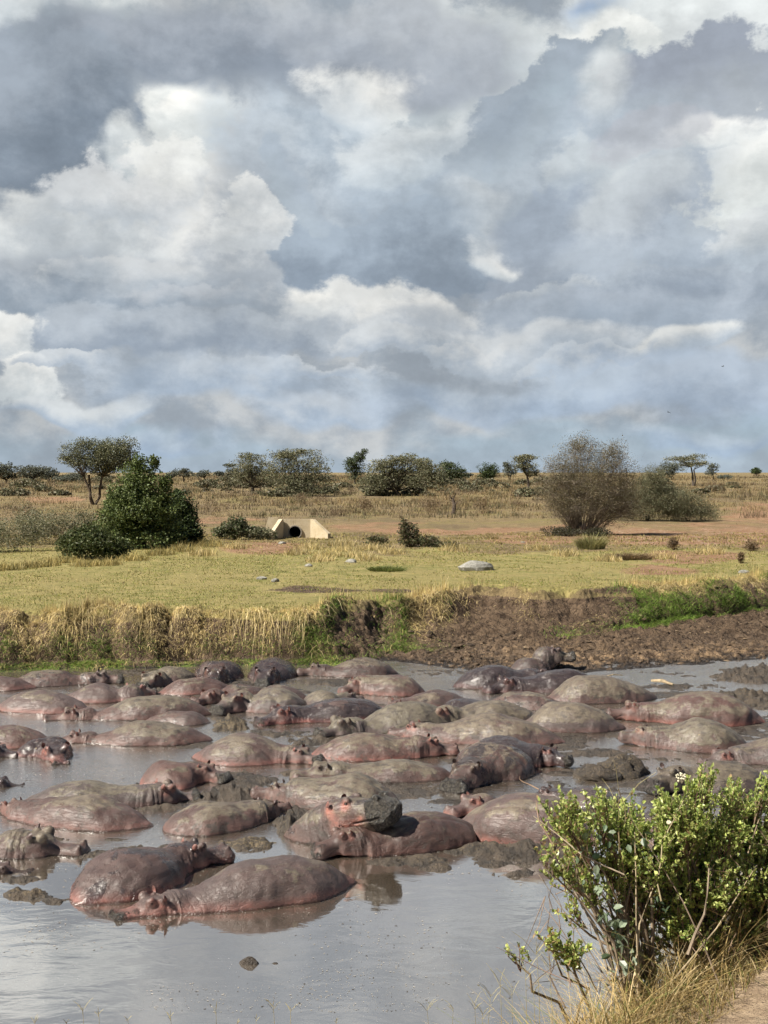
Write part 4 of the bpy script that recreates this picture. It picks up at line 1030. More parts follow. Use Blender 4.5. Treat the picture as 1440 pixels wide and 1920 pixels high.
def pick(rs, n, cols, wts, var=.25):
    cols = np.array(cols); i = rs.choice(len(cols), n, p=np.array(wts) / sum(wts))
    return cols[i] * (1 - var + 2 * var * rs.rand(n))[:, None]
STRAW = [(.60,.47,.22),(.50,.40,.16),(.66,.54,.30),(.36,.27,.13)]; GREEN = [(.14,.23,.04),(.20,.30,.055),(.27,.33,.08),(.10,.17,.03)]
def bankgrass():
    rs = np.random.RandomState(21); ma = MA()
    N = 150000
    p = -260 + rs.rand(N) * 1960
    X = (p - 720) / FPX * 42
    dc, db, ds = edges(X, X * 0 + 42)
    t_ = rs.rand(N) ** 1.25 * 1.5 - .22                              # 0 base .. 1 crest .. above
    Y = db + t_ * (dc - db) + rs.normal(size=N) * .15
    Y = np.where(t_ > 1, dc + (t_ - 1) * 2.2, Y); X = (p - 720) / FPX * Y
    hol = fbm(X * 1.7, X * 0 + 8.1, None, 3) - .5
    lumpn = fbm(X * .55 + 3, Y * .5, None, 3) ; vert = fbm(X * 1.6 + 9, Y * .15, None, 3)
    leftz = 1 - sst(p, 560, 700); rightz = sst(p, 1130, 1200); midz = np.exp(-((p - 775) / 55) ** 2) * .9 + np.exp(-((p - 830) / 45) ** 2) * .6 * sst(t_, .3, .6) + np.exp(-((p - 985) / 22) ** 2) * .7 * sst(t_, .5, .7)+ np.exp(-((p - 1100) / 40) ** 2) * .7 * (1-sst(t_, .3, .5))
    zone = np.maximum(np.maximum(leftz, rightz), midz)
    cav = np.maximum(sst(vert + (lumpn - .5) * .3, .56, .64), sst(hol, .11, .2) * .7) * (t_ < .92) * (t_ > .12)      # bare hollows
    keep = (rs.rand(N) < zone * (1 - .88 * cav) * (1 - .85 * sst(t_, 1.0, 1.28)) ) & (t_ > -.18)
    X, Y, t_, p, lumpn, vert = X[keep], Y[keep], t_[keep], p[keep], lumpn[keep], vert[keep]; n = len(X)
    Z = ground_z(X, Y)
    green = sst(-t_ + (lumpn - .5) * 1.4 + .45 * sst(p, 480, 620) * (p < 760), -.64, -.26) * (1 - .3 * rs.rand(n)); green = np.where(p > 1130, np.maximum(green, sst(-t_ + (lumpn - .5) * 2, -.85, -.4)), green)
    g = rs.rand(n) < green
    c0 = np.where(g[:, None], pick(rs, n, GREEN, [3, 3, 2, 2]), pick(rs, n, STRAW, [3, 3, 2, 3])); c1 = np.where(g[:, None], c0 * 1.25, c0 * 1.15)
    top = t_ > .85
    cn = fbm(X * 2.6, Y * 2.6 + t_, None, 2); c0 = c0 * (.55 + .9 * sst(cn, .3, .65))[:, None]
    H = np.where(top, .16 + .24 * rs.rand(n), .10 + .20 * rs.rand(n)) * np.where(g, .75, 1) * (.45 + 1.2 * sst(lumpn, .3, .7))
    H *= np.where(t_ > 1.1, .55, 1.0)
    az = -math.pi / 2 + rs.normal(size=n) * 1.7
    lean = np.where(top & (t_ > 1.02), .35 * rs.rand(n), .5 + 1.2 * rs.rand(n)); curl = np.where(t_ > 1.02, .3 * rs.rand(n), np.where(g, .2 + .8 * rs.rand(n), .5 + 1.6 * rs.rand(n)))
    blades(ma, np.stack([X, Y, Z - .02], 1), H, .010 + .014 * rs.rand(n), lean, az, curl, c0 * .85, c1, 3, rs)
    # long hanging straw from the lip
    M = 1200; p = rs.rand(M) * 900 - 260; dc = np.interp(p, *CR); db = np.interp(p, *BS)
    dc, db, _ = edges((p - 720) / FPX * 42, p * 0 + 42); vv = fbm(p / FPX * 42 * 1.6, p * 0 + 2, None, 2); k = (vv > .45) & ((p < 600)); p, dc = p[k], dc[k]; M = len(p)
    Y = dc - .05 + rs.normal(size=M) * .15 - .25 * rs.rand(M); X = (p - 720) / FPX * Y; Z = ground_z(X, Y)
    c = pick(rs, M, STRAW, [4, 3, 4, 1]); Hh = .35 + .45 * rs.rand(M)
    blades(ma, np.stack([X, Y, Z], 1), Hh, .010 + .010 * rs.rand(M), .5 + .3 * rs.rand(M), -math.pi / 2 + rs.normal(size=M) * .35, 1.8 + 1.0 * rs.rand(M), c, c * 1.1, 4, rs)
    tag(ma.build('bank_grass', M_GRASS), 'straw and green grass hanging down the river bank', 'grass', kind='stuff')
    # short turf of the lawn
    ma = MA(); N = 90000
    Y = 39 + 52 * rs.rand(N) ** 1.25; p = -60 + rs.rand(N) * 1560; X = (p - 720) / FPX * Y
    dc = np.interp(p, *CR); nn = fbm(X * .5, Y * .5, None, 4, .6)
    k = (Y > dc + .2) & (rs.rand(N) < sst(nn, .30, .55)); X, Y, nn = X[k], Y[k], nn[k]; n = len(X)
    gr = rs.rand(n) < (.75 - .65 * sst(Y, 58, 85)) * sst(nn + .2 * rs.rand(n), .35, .6)
    c = np.where(gr[:, None], pick(rs, n, [(.17,.20,.04),(.24,.25,.06),(.30,.27,.09)], [3, 3, 2]), pick(rs, n, [(.36,.29,.11),(.26,.22,.09),(.20,.15,.07)], [3, 3, 1]))
    H = (.03 + .05 * rs.rand(n)) * (1 + .8 * sst(Y, 60, 85))
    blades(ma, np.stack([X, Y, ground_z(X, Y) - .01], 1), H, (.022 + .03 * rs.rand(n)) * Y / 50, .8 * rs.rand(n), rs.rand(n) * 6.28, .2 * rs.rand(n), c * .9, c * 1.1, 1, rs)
    tag(ma.build('turf', M_GRASS), 'short yellow-green turf of the flat above the bank', 'grass', kind='stuff')
    # dry savanna grass on the rise
    ma = MA(); N = 150000
    Y = 78 * (430 / 78) ** rs.rand(N); p = -80 + rs.rand(N) * 1600; X = (p - 720) / FPX * Y
    Z = ground_z(X, Y, False); py = HOR + FPX * (CAMZ - Z) / Y
    nn = fbm(X * .10 + 7, Y * .045, None, 4, .6); n2 = fbm(X * .6, Y * .3, None, 3)
    rise = 1 - sst(py, 945, 975)
    road = sst(py, 968, 980) * (1 - sst(py, 1010, 1030)) * sst(p, 560, 680)
    k = rs.rand(N) < np.clip(sst(nn, .34, .54) * (.15 + .85 * rise) * sst(n2, .30, .50) * (1 - .97 * road) , 0, 1)
    X, Y, nn, py = X[k], Y[k], nn[k], py[k]; n = len(X)
    c = pick(rs, n, [(.36,.27,.135),(.27,.20,.105),(.175,.125,.07),(.17,.155,.07)], [4, 4, 4, 2], .25)
    H = (.22 + .38 * rs.rand(n) ** 1.5) * (.7 + .8 * sst(nn, .45, .65)) * np.where(py > 950, .6, 1); 
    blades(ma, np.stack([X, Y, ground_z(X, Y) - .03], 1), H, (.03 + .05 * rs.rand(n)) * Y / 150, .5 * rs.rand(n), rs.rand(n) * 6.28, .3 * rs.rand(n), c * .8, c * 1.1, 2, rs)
    tag(ma.build('savanna_grass', M_GRASS), 'tall dry grass covering the rise up to the skyline', 'grass', kind='stuff')
bankgrass()

def clods():
    rs = np.random.RandomState(61); ma = MA(); N = 5200
    p = 560 + 920 * rs.rand(N); X = (p - 720) / FPX * 42; dc, db, ds = edges(X, X * 0 + 42)
    t_ = rs.rand(N); Y = ds + .05 + (db - ds + 1.2) * t_; X = (p - 720) / FPX * Y
    dn = fbm(X * .8, Y * .8, None, 3); k = rs.rand(N) < sst(dn, .35, .6) * sst(p, 700, 900) * .8 + .06; X, Y = X[k], Y[k]; n = len(X); Z = ground_z(X, Y)
    th = np.linspace(0, math.pi, 5)[:, None]; ph = np.linspace(0, 2 * math.pi, 7, endpoint=False)[None]
    d = np.stack([np.sin(th) * np.cos(ph), np.sin(th) * np.sin(ph), np.cos(th) + 0 * ph], -1).reshape(-1, 3)
    f = np.array([(i * 7 + k, i * 7 + (k + 1) % 7, (i + 1) * 7 + (k + 1) % 7, (i + 1) * 7 + k) for i in range(4) for k in range(7)])
    r = .022 + .062 * rs.rand(n) ** 3; sc = r[:, None] * np.stack([.8 + .8 * rs.rand(n), .8 + .6 * rs.rand(n), .45 + .4 * rs.rand(n)], 1)
    jit = 1 + .35 * (rs.rand(n, 35, 1) - .5) * 1.6
    V = d[None] * jit * sc[:, None] + np.stack([X, Y, Z - sc[:, 2] * .05], 1)[:, None]
    F = f[None] + (np.arange(n) * 35)[:, None, None]
    c = pick(rs, n, [(.10,.068,.042),(.14,.095,.058),(.07,.048,.03),(.21,.15,.09)], [3, 3, 3, 1], .2)
    ma.add(V.reshape(-1, 3), F.reshape(-1, 4), np.repeat(c, 35, 0))
    m, t, b = mat_new('clods'); P = t.node('ShaderNodeNewGeometry').outputs['Position']; q = t.noise(P, 25, 4, .7)
    t.put(b.inputs['Base Color'], t.vmath('SCALE', t.attr('col'), scale=t.ss(q, .3, .7, .6, 1.3))); b.inputs['Roughness'].default_value = .85
    t.put(b.inputs['Normal'], t.bump(q, 1, .05))
    tag(ma.build('mud_clods', m), 'crumbling clods of drying mud scattered along the far shore', 'mud', kind='stuff')
clods()
# ------------------------------------------------------------------ rocks, culvert, birds
def rock_mat():
    m, t, b = mat_new('pale_stone'); P = t.node('ShaderNodeNewGeometry').outputs['Position']
    n = t.noise(P, 5, 5, .65); f = t.noise(P, 30, 3)
    c = t.mix(t.ss(n, .35, .65), (.20, .195, .17), (.33, .32, .285)); c = t.mix(t.ss(f, .58, .7, 0, .6), c, (.16, .15, .12))
    t.put(b.inputs['Base Color'], c); b.inputs['Roughness'].default_value = .85
    t.put(b.inputs['Normal'], t.bump(t.math('ADD', t.math('MULTIPLY', n, .08), t.math('MULTIPLY', f, .015)), 1, 1)); return m
M_ROCK = rock_mat()
g = G(890, 1070); lump('boulder', 'large pale grey boulder lying on the green lawn', 'boulder', (g.x, g.y, g.z + .10), (.82, .48, .40), M_ROCK, 4, .22, freq=1.3, seg=(16, 10), flat=True, rz=.2)
for i, (x, y, r, lb) in enumerate([(491, 1086, .17, 'small brown-grey stone, left one of the pair on the lawn'), (517, 1090, .17, 'small white stone, right one of the pair on the lawn'),
        (578, 1063, .22, 'flat white stone on the lawn below the culvert'), (659, 1056, .28, 'flat pale stone in the straw grass right of the culvert'), (529, 1020, .22, 'orange-tinted stone just in front of the culvert'), (980, 1018, .16, 'dark blue-grey stone on the dirt left of the thorn bush'), (1395, 1075, .2, 'small brown stone on the lawn at the far right')]):
    g = G(x, y); lump('stone', lb, 'stone', (g.x, g.y, g.z + r * .15), (r * 1.3, r * .9, r * .55), M_ROCK, 20 + i, .2, freq=1.4, seg=(12, 8), flat=True, rz=i)

def culvert():
    m, t, b = mat_new('sandy_concrete'); P = t.node('ShaderNodeNewGeometry').outputs['Position']
    n = t.noise(P, 1.2, 4, .6); f = t.noise(P, 14, 4, .6)
    c = t.mix(t.ss(n, .3, .7), (.44, .36, .23), (.56, .48, .34)); c = t.mix(t.ss(f, .55, .75, 0, .5), c, (.28, .20, .11))
    stn = t.noise(t.mapping(P, sc=(5, 5, .6)), 1.0, 3); c = t.mix(t.ss(stn, .60, .75, 0, .5), c, (.20, .14, .09))
    t.put(b.inputs['Base Color'], c); b.inputs['Roughness'].default_value = .9; t.put(b.inputs['Normal'], t.bump(f, .5, .03))
    m2, t2, b2 = mat_new('pipe_concrete'); P2 = t2.node('ShaderNodeNewGeometry').outputs['Position']
    t2.put(b2.inputs['Base Color'], t2.mix(t2.noise(P2, 8, 3), (.20, .18, .15), (.34, .31, .26))); b2.inputs['Roughness'].default_value = .9
    g = G(560, 1006); D = g.y; k = D / FPX; root = empty('culvert', (g.x, g.y, g.z - .05))
    ox = 560
    def X(px): return (px - ox) * k
    ht = 34 * k; x0, x1 = X(525), X(587); xc = X(553); rr = 11.5 * k; th = .28
    # headwall with an arched opening
    bm = []; n = 14; arc = [(xc + rr * math.cos(a), .12 + rr * .55 + rr * math.sin(a)) for a in np.linspace(0, math.pi, n)]
    arc = [(xc + rr, -.3)] + arc + [(xc - rr, -.3)]
    outer = [(x1, -.3)] + [(x1, ht)] + [(xc + (x0 - xc) * 0 + (x1 - xc) * (1 - j / (n - 3)) + (x0 - xc) * (j / (n - 3)) , ht) for j in range(1, n - 3)] + [(x0, ht)] + [(x0, -.3)]
    m_ = len(arc); outer = (outer + [(x0, -.3)] * m_)[:m_] if len(outer) < m_ else outer[:m_ - 1] + [(x0, -.3)]
    V = []; F = []
    for y in (0, th):
        V += [(p[0], y, p[1]) for p in arc] + [(p[0], y, p[1]) for p in outer]
    q = 2 * m_
    for i in range(m_ - 1):
        F.append((i, i + 1, m_ + i + 1, m_ + i)); F.append((q + i, q + m_ + i, q + m_ + i + 1, q + i + 1))
        F.append((i, q + i, q + i + 1, i + 1)); F.append((m_ + i, m_ + i + 1, q + m_ + i + 1, q + m_ + i))
    ma = MA(); [ma.add([V[j] for j in f], [(0, 1, 2, 3)]) for f in F]
    ma.build('headwall', m, root)
    # wing walls that step down towards the stream, toes splayed out
    def wing(xa, xb, ya, yb, ha, hb, w, name='wing_wall'):
        d = Vector((xb - xa, yb - ya, 0)).normalized(); s = Vector((-d.y, d.x, 0)) * w
        a0, b0 = Vector((xa, ya, 0)), Vector((xb, yb, 0))
        v = []
        for p, h in ((a0, ha), (a0 + d * ((b0 - a0).length * .12), ha), (b0, hb)):
            for o in (Vector(), s):
                v.append(p + o + Vector((0, 0, -.4))); v.append(p + o + Vector((0, 0, h)))
        f = [(0, 1, 5, 4), (4, 5, 9, 8), (2, 6, 7, 3), (6, 10, 11, 7), (1, 3, 7, 5), (5, 7, 11, 9), (0, 2, 3, 1), (8, 9, 11, 10)]
        ma = MA(); ma.add([tuple(p) for p in v], f); ma.build(name, m, root)
    wing(x1 + .01, X(621), -.02, -1.0, ht, .30, -.26)
    wing(x0 - .01, X(508), -.02, -1.7, ht, .30, .26)
    # the pipe and the far parapet seen over the bank
    ma = MA(); yy = [-.10, 5.0]
    for r_ in (rr * .97, rr * 1.14):
        tube(ma, [(xc, yy[0], .12 + rr * .55 + 0), (xc, yy[1], .12 + rr * .55)], [r_, r_], (1, 1, 1), 28)
    a = np.linspace(0, 2 * math.pi, 29)
    ring = [(xc + r_ * math.cos(q_), yy[0], .12 + rr * .55 + r_ * math.sin(q_)) for r_ in (rr * .97, rr * 1.14) for q_ in a]
    ma.add(ring, [(i, i + 1, 29 + i + 1, 29 + i) for i in range(28)]); ma.add([(xc + rr * math.cos(q_), 4.9, .12 + rr * .55 + rr * math.sin(q_)) for q_ in a[:-1]], [tuple(range(28))])
    ma.build('pipe', m2, root)
    ma = MA(); xa, xb = X(488), X(513); y0, y1 = 4.5, 4.75; xa *= 1.05; xb *= 1.05
    V = [(xa, y0, .3), (xb, y0, .3), (xb, y1, .3), (xa, y1, .3), (xa + .25, y0, 1.12), (xb, y0, 1.12), (xb, y1, 1.12), (xa + .25, y1, 1.12)]
    ma.add(V, [(0, 1, 5, 4), (1, 2, 6, 5), (2, 3, 7, 6), (3, 0, 4, 7), (4, 5, 6, 7)]); ma.build('far_parapet', m, root)
    tag(root, 'sandy concrete culvert with splayed wing walls and a round dark pipe', 'culvert')
culvert()

def bird(x, y, D, s, label, roll):
    ma = MA(); p = np.linspace(-.5, .5, 7)
    tube(ma, [(0, a * .34, 0) for a in p], [.01, .035, .05, .052, .04, .022, .03], (.03, .028, .025), 8)
    for sg in (-1, 1):
        V = [(0, .05, .03), (0, -.07, .03), (sg * .22, .03, .12), (sg * .22, -.08, .11), (sg * .46, -.07, .05), (sg * .46, -.10, .05), (0, .05, .015), (0, -.07, .015), (sg * .22, .03, .105), (sg * .22, -.08, .095)]
        ma.add(V, [(0, 1, 3, 2), (2, 3, 5, 4), (6, 8, 9, 7), (8, 4, 5, 9), (0, 2, 8, 6), (1, 7, 9, 3)], (.03, .028, .025))
    ma.add([(-.02, -.16, 0), (.02, -.16, 0), (.05, -.28, 0), (-.05, -.28, 0), (0, -.2, .01)], [(0, 1, 4), (1, 2, 4), (2, 3, 4), (3, 0, 4), (0, 3, 2), (0, 2, 1)], (.03, .028, .025))
    o = ma.build('bird', M_BARK); o.location = WD(x, y, D); o.scale = (s, s, s); o.rotation_euler = (R(10), R(roll), R(40)); tag(o, label, 'bird', 'birds in the sky')
bird(1253, 773, 60, .30, 'tiny dark bird flying just above the thorn bush, the lower of the two', 20)
bird(1355, 687, 60, .28, 'tiny dark bird in front of the clouds, the higher of the two', -15)

# ------------------------------------------------------------------ trees and shrubs
def quads(ma, C, size, col, rs, aspect=.55, upbias=.0):
    n = len(C); a = rs.normal(size=(n, 3)); a[:, 2] *= .7; a /= np.linalg.norm(a, axis=1)[:, None]
    b = rs.normal(size=(n, 3)); b[:, 2] += upbias; b = np.cross(a, b); b /= np.linalg.norm(b, axis=1)[:, None] + 1e-9
    a = a * size[:, None] * .5; b = b * size[:, None] * .5 * aspect
    V = np.stack([C - a, C - a * .1 - b, C + a, C + a * .1 + b], 1)
    ma.add(V.reshape(-1, 3), np.arange(n * 4).reshape(-1, 4), np.repeat(col, 4, 0))
def tree(name, label, cat, base, blobs, leafcols, nleaf=2600, leaf=.16, trunk=.16, stems=1, twig=.5, gap=.42, group=None, dscale=.85, low=False, barkc=(.11,.085,.062), seed=0, spine=None, foliage='crown', nbr=7, leaf_asp=.55, D=None, shell=.45, spread=.7):
    rs = np.random.RandomState(100 + seed)
    g = G(*base) if D is None else WD(base[0], base[1], D)
    k = g.y / FPX
    bl = []
    for (x, y, rx, ry) in blobs:
        bl.append((np.array([(x - base[0]) * k, rs.uniform(-.35, .35) * rx * k * dscale, (base[1] - y) * k]), np.array([rx * k, rx * k * dscale, ry * k])))
    root = empty(name, (g.x, g.y, g.z - .05))
    # wood
    mb = MA(); starts = []
    top = min(b[0][2] - b[1][2] for b in bl); top = max(top, .15 * max(b[0][2] for b in bl))
    for s in range(stems):
        a = rs.rand() * 6.28; sp = .25 * top * (stems > 1); px_, py_ = math.cos(a) * .2 * trunk * stems, math.sin(a) * .2 * trunk * stems
        p0 = np.array([px_, py_, -.1]); p1 = np.array([px_ + math.cos(a) * sp + rs.normal() * .12 * top, py_ + math.sin(a) * sp, top * rs.uniform(.75, 1.05)])
        if not low: p1[0] = p1[0] * .6 + bl[s % len(bl)][0][0] * .22
        mid = (p0 + p1) / 2 + rs.normal(size=3) * .06 * top
        tube(mb, [p0, mid * [1, 1, .6], mid, p1], [trunk * 1.35, trunk, trunk * .92, trunk * .72], barkc, 7); starts.append(p1)
    leafP = []; 
    for c, r in bl:
        s0 = starts[int(np.argmin([np.linalg.norm((q - c)[:2]) for q in starts]))]
        nb = max(3, int(nbr * (r[0] * r[2]) ** .5 / 1.2)) if nbr < 50 else nbr
        nb = min(nb, 26)
        for i in range(nb):
            d = rs.normal(size=3); d /= np.linalg.norm(d); e = c + d * r * rs.uniform(.5, 1.0) * (1, 1, 1)
            if low: s_ = np.array([c[0] * spread + rs.normal() * r[0] * .2 * spread, c[1] * spread, 0.0])
            else: s_ = s0
            m1 = s_ * .6 + c * .4 + rs.normal(size=3) * r * .18; m1[2] = min(m1[2], max(e[2], s_[2] + .1)); m2 = s_ * .15 + e * .55 + c * .3 + rs.normal(size=3) * r * .12
            w = trunk * (.42 if i < 2 else .2) * (.6 if low else 1)
            tube(mb, [s_, m1, m2, e], [w, w * .65, w * .4, w * .12], barkc, 4)
            for j in range(int(6 * twig + .5)):
                q = m2 + (e - m2) * rs.rand(); t_ = q + rs.normal(size=3) * r * .33
                tube(mb, [q, (q + t_) / 2 + rs.normal(size=3) * r * .04, t_], [w * .16, w * .12, w * .05], barkc, 3)
    mb.build('trunk' if not low else 'stems', M_BARK, root)
    vol = sum(float(np.prod(r)) ** .67 for _, r in bl); ml = MA()
    for c, r in bl:
        n = int(nleaf * float(np.prod(r)) ** .67 / vol * 2.0)
        d = rs.normal(size=(n, 3)); d /= np.linalg.norm(d, axis=1)[:, None]
        rad = rs.rand(n) ** shell
        rag = 1 + (fbm(d[:, 0] * 2.4 + seed, d[:, 1] * 2.4 + c[0], d[:, 2] * 2.4 + c[2], 3, .6) - .5) * 1.5
        P = c + d * rad[:, None] * r * rag[:, None]
        f = 2.4 / max(r[0], .3)
        nn = fbm(P[:, 0] * f + seed * 3, P[:, 1] * f, P[:, 2] * f * 1.6, 3, .6)
        kp = (nn > gap + .02 * rad + rs.normal(size=n) * .03) & (P[:, 2] > .0); P = P[kp]; n = len(P)
        if n == 0: continue
        i = rs.choice(len(leafcols), n); col = np.array(leafcols)[i] * (.70 + .6 * rs.rand(n))[:, None]
        quads(ml, P, leaf * (.6 + .8 * rs.rand(n)), col, rs, leaf_asp)
    ml.build(foliage, M_LEAF, root)
    tag(root, label, cat, group); return root
OLV = [(.15,.155,.085),(.20,.20,.12),(.11,.12,.06),(.24,.225,.15)]
DKG = [(.055,.08,.028),(.075,.105,.036),(.04,.06,.024)]
GRN = [(.085,.120,.035),(.125,.165,.05),(.065,.09,.03),(.175,.205,.075)]
GRY = [(.17,.145,.085),(.13,.11,.065),(.21,.175,.11),(.13,.125,.065)]
FAR = [(.12,.135,.10),(.145,.155,.12),(.10,.11,.085)]
GF = 'acacia trees along the skyline'
tree('acacia_tree', 'large flat-topped acacia rising behind the left green bush', 'tree', (176, 946), [(140,848,32,20),(155,866,40,14),(163,832,24,14),(205,842,42,22),(232,838,34,22),(200,866,44,18),(232,866,34,22),(185,880,32,12),(128,858,22,9),(218,850,48,28),(190,850,30,26)], OLV[1:3] + [(.10,.11,.06)], 17000, .155, .17, 3, .8, .36, seed=1)
tree('broadleaf_bush', 'tallest bright green leafy bush at the left', 'bush', (268, 1028), [(262,905,42,38),(262,870,18,22),(248,955,60,46),(220,990,50,38),(296,950,42,48),(265,1000,78,30),(290,866,12,16),(228,935,34,34),(310,905,16,22),(215,955,26,20)], GRN, 30000, .105, .10, 3, .4, .36, low=True, seed=2, leaf_asp=.75)
tree('broadleaf_bush', 'dark green rounded bush leaning against the tallest one on its right', 'bush', (335, 1022), [(335,965,34,48),(345,990,36,36),(318,985,38,42),(332,930,10,16),(360,1008,26,20)], DKG, 14000, .115, .09, 3, .4, .34, low=True, seed=3, leaf_asp=.8)
tree('low_shrub', 'low dark shrub in front of the tallest green bush', 'shrub', (180, 1047), [(175,1012,52,28),(215,1025,38,22),(135,1018,34,24),(165,1000,30,20)], [(.05,.07,.022),(.07,.09,.03),(.09,.10,.04)], 7500, .12, .05, 4, .6, .36, low=True, seed=4)
GO = 'olive scrub at the left edge'
tree('olive_shrub', 'wispy olive shrub at the left edge, nearest the camera', 'shrub', (30, 1035), [(30,1000,46,34),(-15,1000,40,34),(60,990,40,32)], OLV, 5200, .11, .05, 4, 1.2, .38, GO, low=True, seed=5, leaf_asp=.3)
tree('olive_shrub', 'wispy olive shrub between the left edge and the dark low shrub', 'shrub', (115, 1020), [(95,985,46,34),(130,985,46,34),(55,970,30,24),(165,975,30,24)], OLV, 6000, .12, .05, 4, 1.2, .38, GO, low=True, seed=6, leaf_asp=.3)
tree('small_shrub', 'small green shrub left of the culvert', 'shrub', (440, 1008), [(440,988,24,20),(418,996,20,12),(468,996,26,12),(452,980,12,12)], DKG + OLV, 4200, .13, .05, 3, .5, .36, low=True, seed=7)
tree('small_shrub', 'grey-green weeds against the left wing wall of the culvert', 'shrub', (493, 1008), [(485,998,26,12),(508,1002,14,9)], OLV, 1800, .13, .03, 3, .5, .40, low=True, seed=8)
tree('reddish_shrub', 'half-dead reddish shrub with a green skirt right of the culvert', 'shrub', (770, 1024), [(765,1000,22,26),(758,985,10,14),(790,1012,34,12),(830,1020,30,8),(705,1012,24,10)], [(.13,.095,.06),(.09,.095,.045),(.07,.08,.035)], 4200, .12, .05, 4, 1.2, .40, low=True, seed=9)
for i, (b, bl, c, n, lf, tk, st, nm) in enumerate([
  ((12, 905), [(8,880,24,14),(-10,885,20,12),(22,890,16,9)], FAR, 1500, .42, .22, 1, 'grey-green tree cut by the left edge on the skyline'),
  ((64, 905), [(60,878,30,7),(50,888,24,10),(75,886,22,9)], FAR, 1600, .42, .22, 2, 'umbrella-shaped acacia second from the left edge on the skyline'),
  ((92, 904), [(90,884,20,7),(98,890,14,5)], FAR, 900, .40, .18, 1, 'small spreading acacia left of the large flat-topped one'),
  ((142, 904), [(142,890,18,6),(130,896,34,5)], FAR, 1000, .40, .16, 1, 'squat tree and scrub half behind the large flat-topped acacia'),
  ((322, 902), [(320,891,12,5),(326,886,8,4)], FAR, 500, .40, .16, 1, 'tiny leaning acacia right of the green bush on the skyline'),
  ((345, 903), [(343,882,15,5),(352,888,14,5),(336,888,9,4)], FAR, 800, .40, .18, 1, 'small umbrella acacia with a bare fork right of the green bush'),
  ((383, 901), [(383,887,14,6),(376,890,10,5)], FAR, 650, .40, .16, 1, 'small rounded skyline acacia between two thin umbrella-shaped ones'),
  ((411, 902), [(411,888,11,5)], FAR, 450, .40, .14, 1, 'tiny skyline acacia just left of the broad pair'),
  ((436, 905), [(430,872,13,3.5),(434,886,13,9)], FAR, 700, .40, .18, 1, 'thin acacia with a separate flat brown top left of the broad pair'),
  ((476, 922), [(472,872,40,18),(466,856,26,9),(452,890,26,20),(497,892,28,22),(478,890,34,16),(510,905,22,12)], OLV, 5600, .26, .20, 2, 'broad olive tree, left one of the broad pair'),
  ((562, 930), [(560,865,60,20),(530,852,36,8),(592,880,32,24),(545,895,44,28),(585,905,40,22),(560,848,40,9),(520,880,26,24),(560,920,60,12)], OLV, 9500, .26, .20, 4, 'broadest olive tree, right one of the broad pair'),
  ((665, 908), [(664,880,20,20),(674,856,13,12),(660,866,14,10),(684,846,8,5)], DKG + FAR[:1], 3400, .30, .18, 1, 'dark narrow tree with a tufted top on the skyline'),
  ((747, 930), [(742,884,52,26),(712,892,34,26),(772,874,36,20),(758,858,34,9),(725,870,26,12),(700,905,34,18),(775,905,26,14)], OLV, 8000, .27, .20, 2, 'wide spreading olive tree right of the dark narrow tree'),
  ((802, 915), [(800,878,32,20),(815,890,26,16),(790,866,18,8),(820,902,30,9)], OLV, 3800, .30, .16, 2, 'olive tree overlapping the wide spreading one on its right'),
  ((846, 908), [(845,882,28,15),(838,872,16,9),(862,888,18,10)], DKG + FAR[:1], 3000, .32, .16, 1, 'dark spreading tree between the olive tree and the round dark one'),
  ((878, 896), [(878,890,10,4)], FAR, 300, .45, .12, 1, 'faint far tree left of the round dark tree'),
  ((917, 905), [(917,882,19,14),(915,890,17,9)], DKG, 3200, .30, .18, 1, 'round dark tree alone on the skyline'),
  ((955, 900), [(957,880,15,13),(950,870,8,6)], FAR, 1100, .36, .14, 2, 'thin grey tree between the round dark tree and the flat-topped one'),
  ((992, 918), [(988,856,25,5),(985,874,24,12),(978,862,18,6),(1000,886,14,8)], OLV, 2600, .28, .22, 1, 'flat-topped acacia just left of the thorn bush'),
  ((1300, 912), [(1276,860,32,6),(1306,857,26,7),(1296,870,28,6),(1318,868,18,6)], OLV, 2200, .26, .17, 2, 'umbrella acacia with open spreading branches right of the thorn bush'),
  ((1262, 900), [(1262,876,26,14),(1245,884,18,10)], FAR, 1600, .36, .16, 2, 'grey-green tree standing behind the umbrella acacia'),
  ((1337, 900), [(1337,876,12,8),(1332,886,11,5)], FAR, 600, .36, .12, 1, 'thin small tree just right of the umbrella acacia'),
  ((1418, 893), [(1418,883,10,6)], DKG, 700, .55, .3, 1, 'lone round dark tree near the right edge of the skyline'),
  ((1355, 899), [(1358,894,14,4)], FAR, 400, .4, .1, 1, 'low scrub bump on the skyline at the right')]):
    n = int(n * 1.7); lf *= .74
    tree('acacia_tree' if i < 9 else 'savanna_tree', nm, 'tree', b, bl, c, n, lf, tk, st, .8, .455, GF, seed=30 + i, barkc=(.075, .062, .05))
tree('thorn_bush', 'big grey-brown thorn bush, the tallest thing on the right', 'bush', (1085, 1002), [(1088,838,40,30),(1148,850,34,32),(1055,875,44,34),(1120,885,66,48),(1040,915,44,36),(1170,905,40,44),(1090,925,72,48),(1135,950,62,36),(1060,950,42,30),(1170,950,34,30)], GRY, 44000, .078, .15, 7, 3.4, .34, low=True, seed=60, barkc=(.22, .185, .15), nbr=24, leaf_asp=.4, shell=.5, spread=.22)
tree('thorn_shrub', 'olive thicket joined to the right side of the big thorn bush', 'shrub', (1215, 978), [(1215,925,54,44),(1190,950,50,30),(1250,940,48,34),(1225,895,30,24)], OLV[:3] + GRY[1:2], 26000, .095, .08, 5, 1.6, .30, low=True, seed=61, nbr=14, leaf_asp=.35)
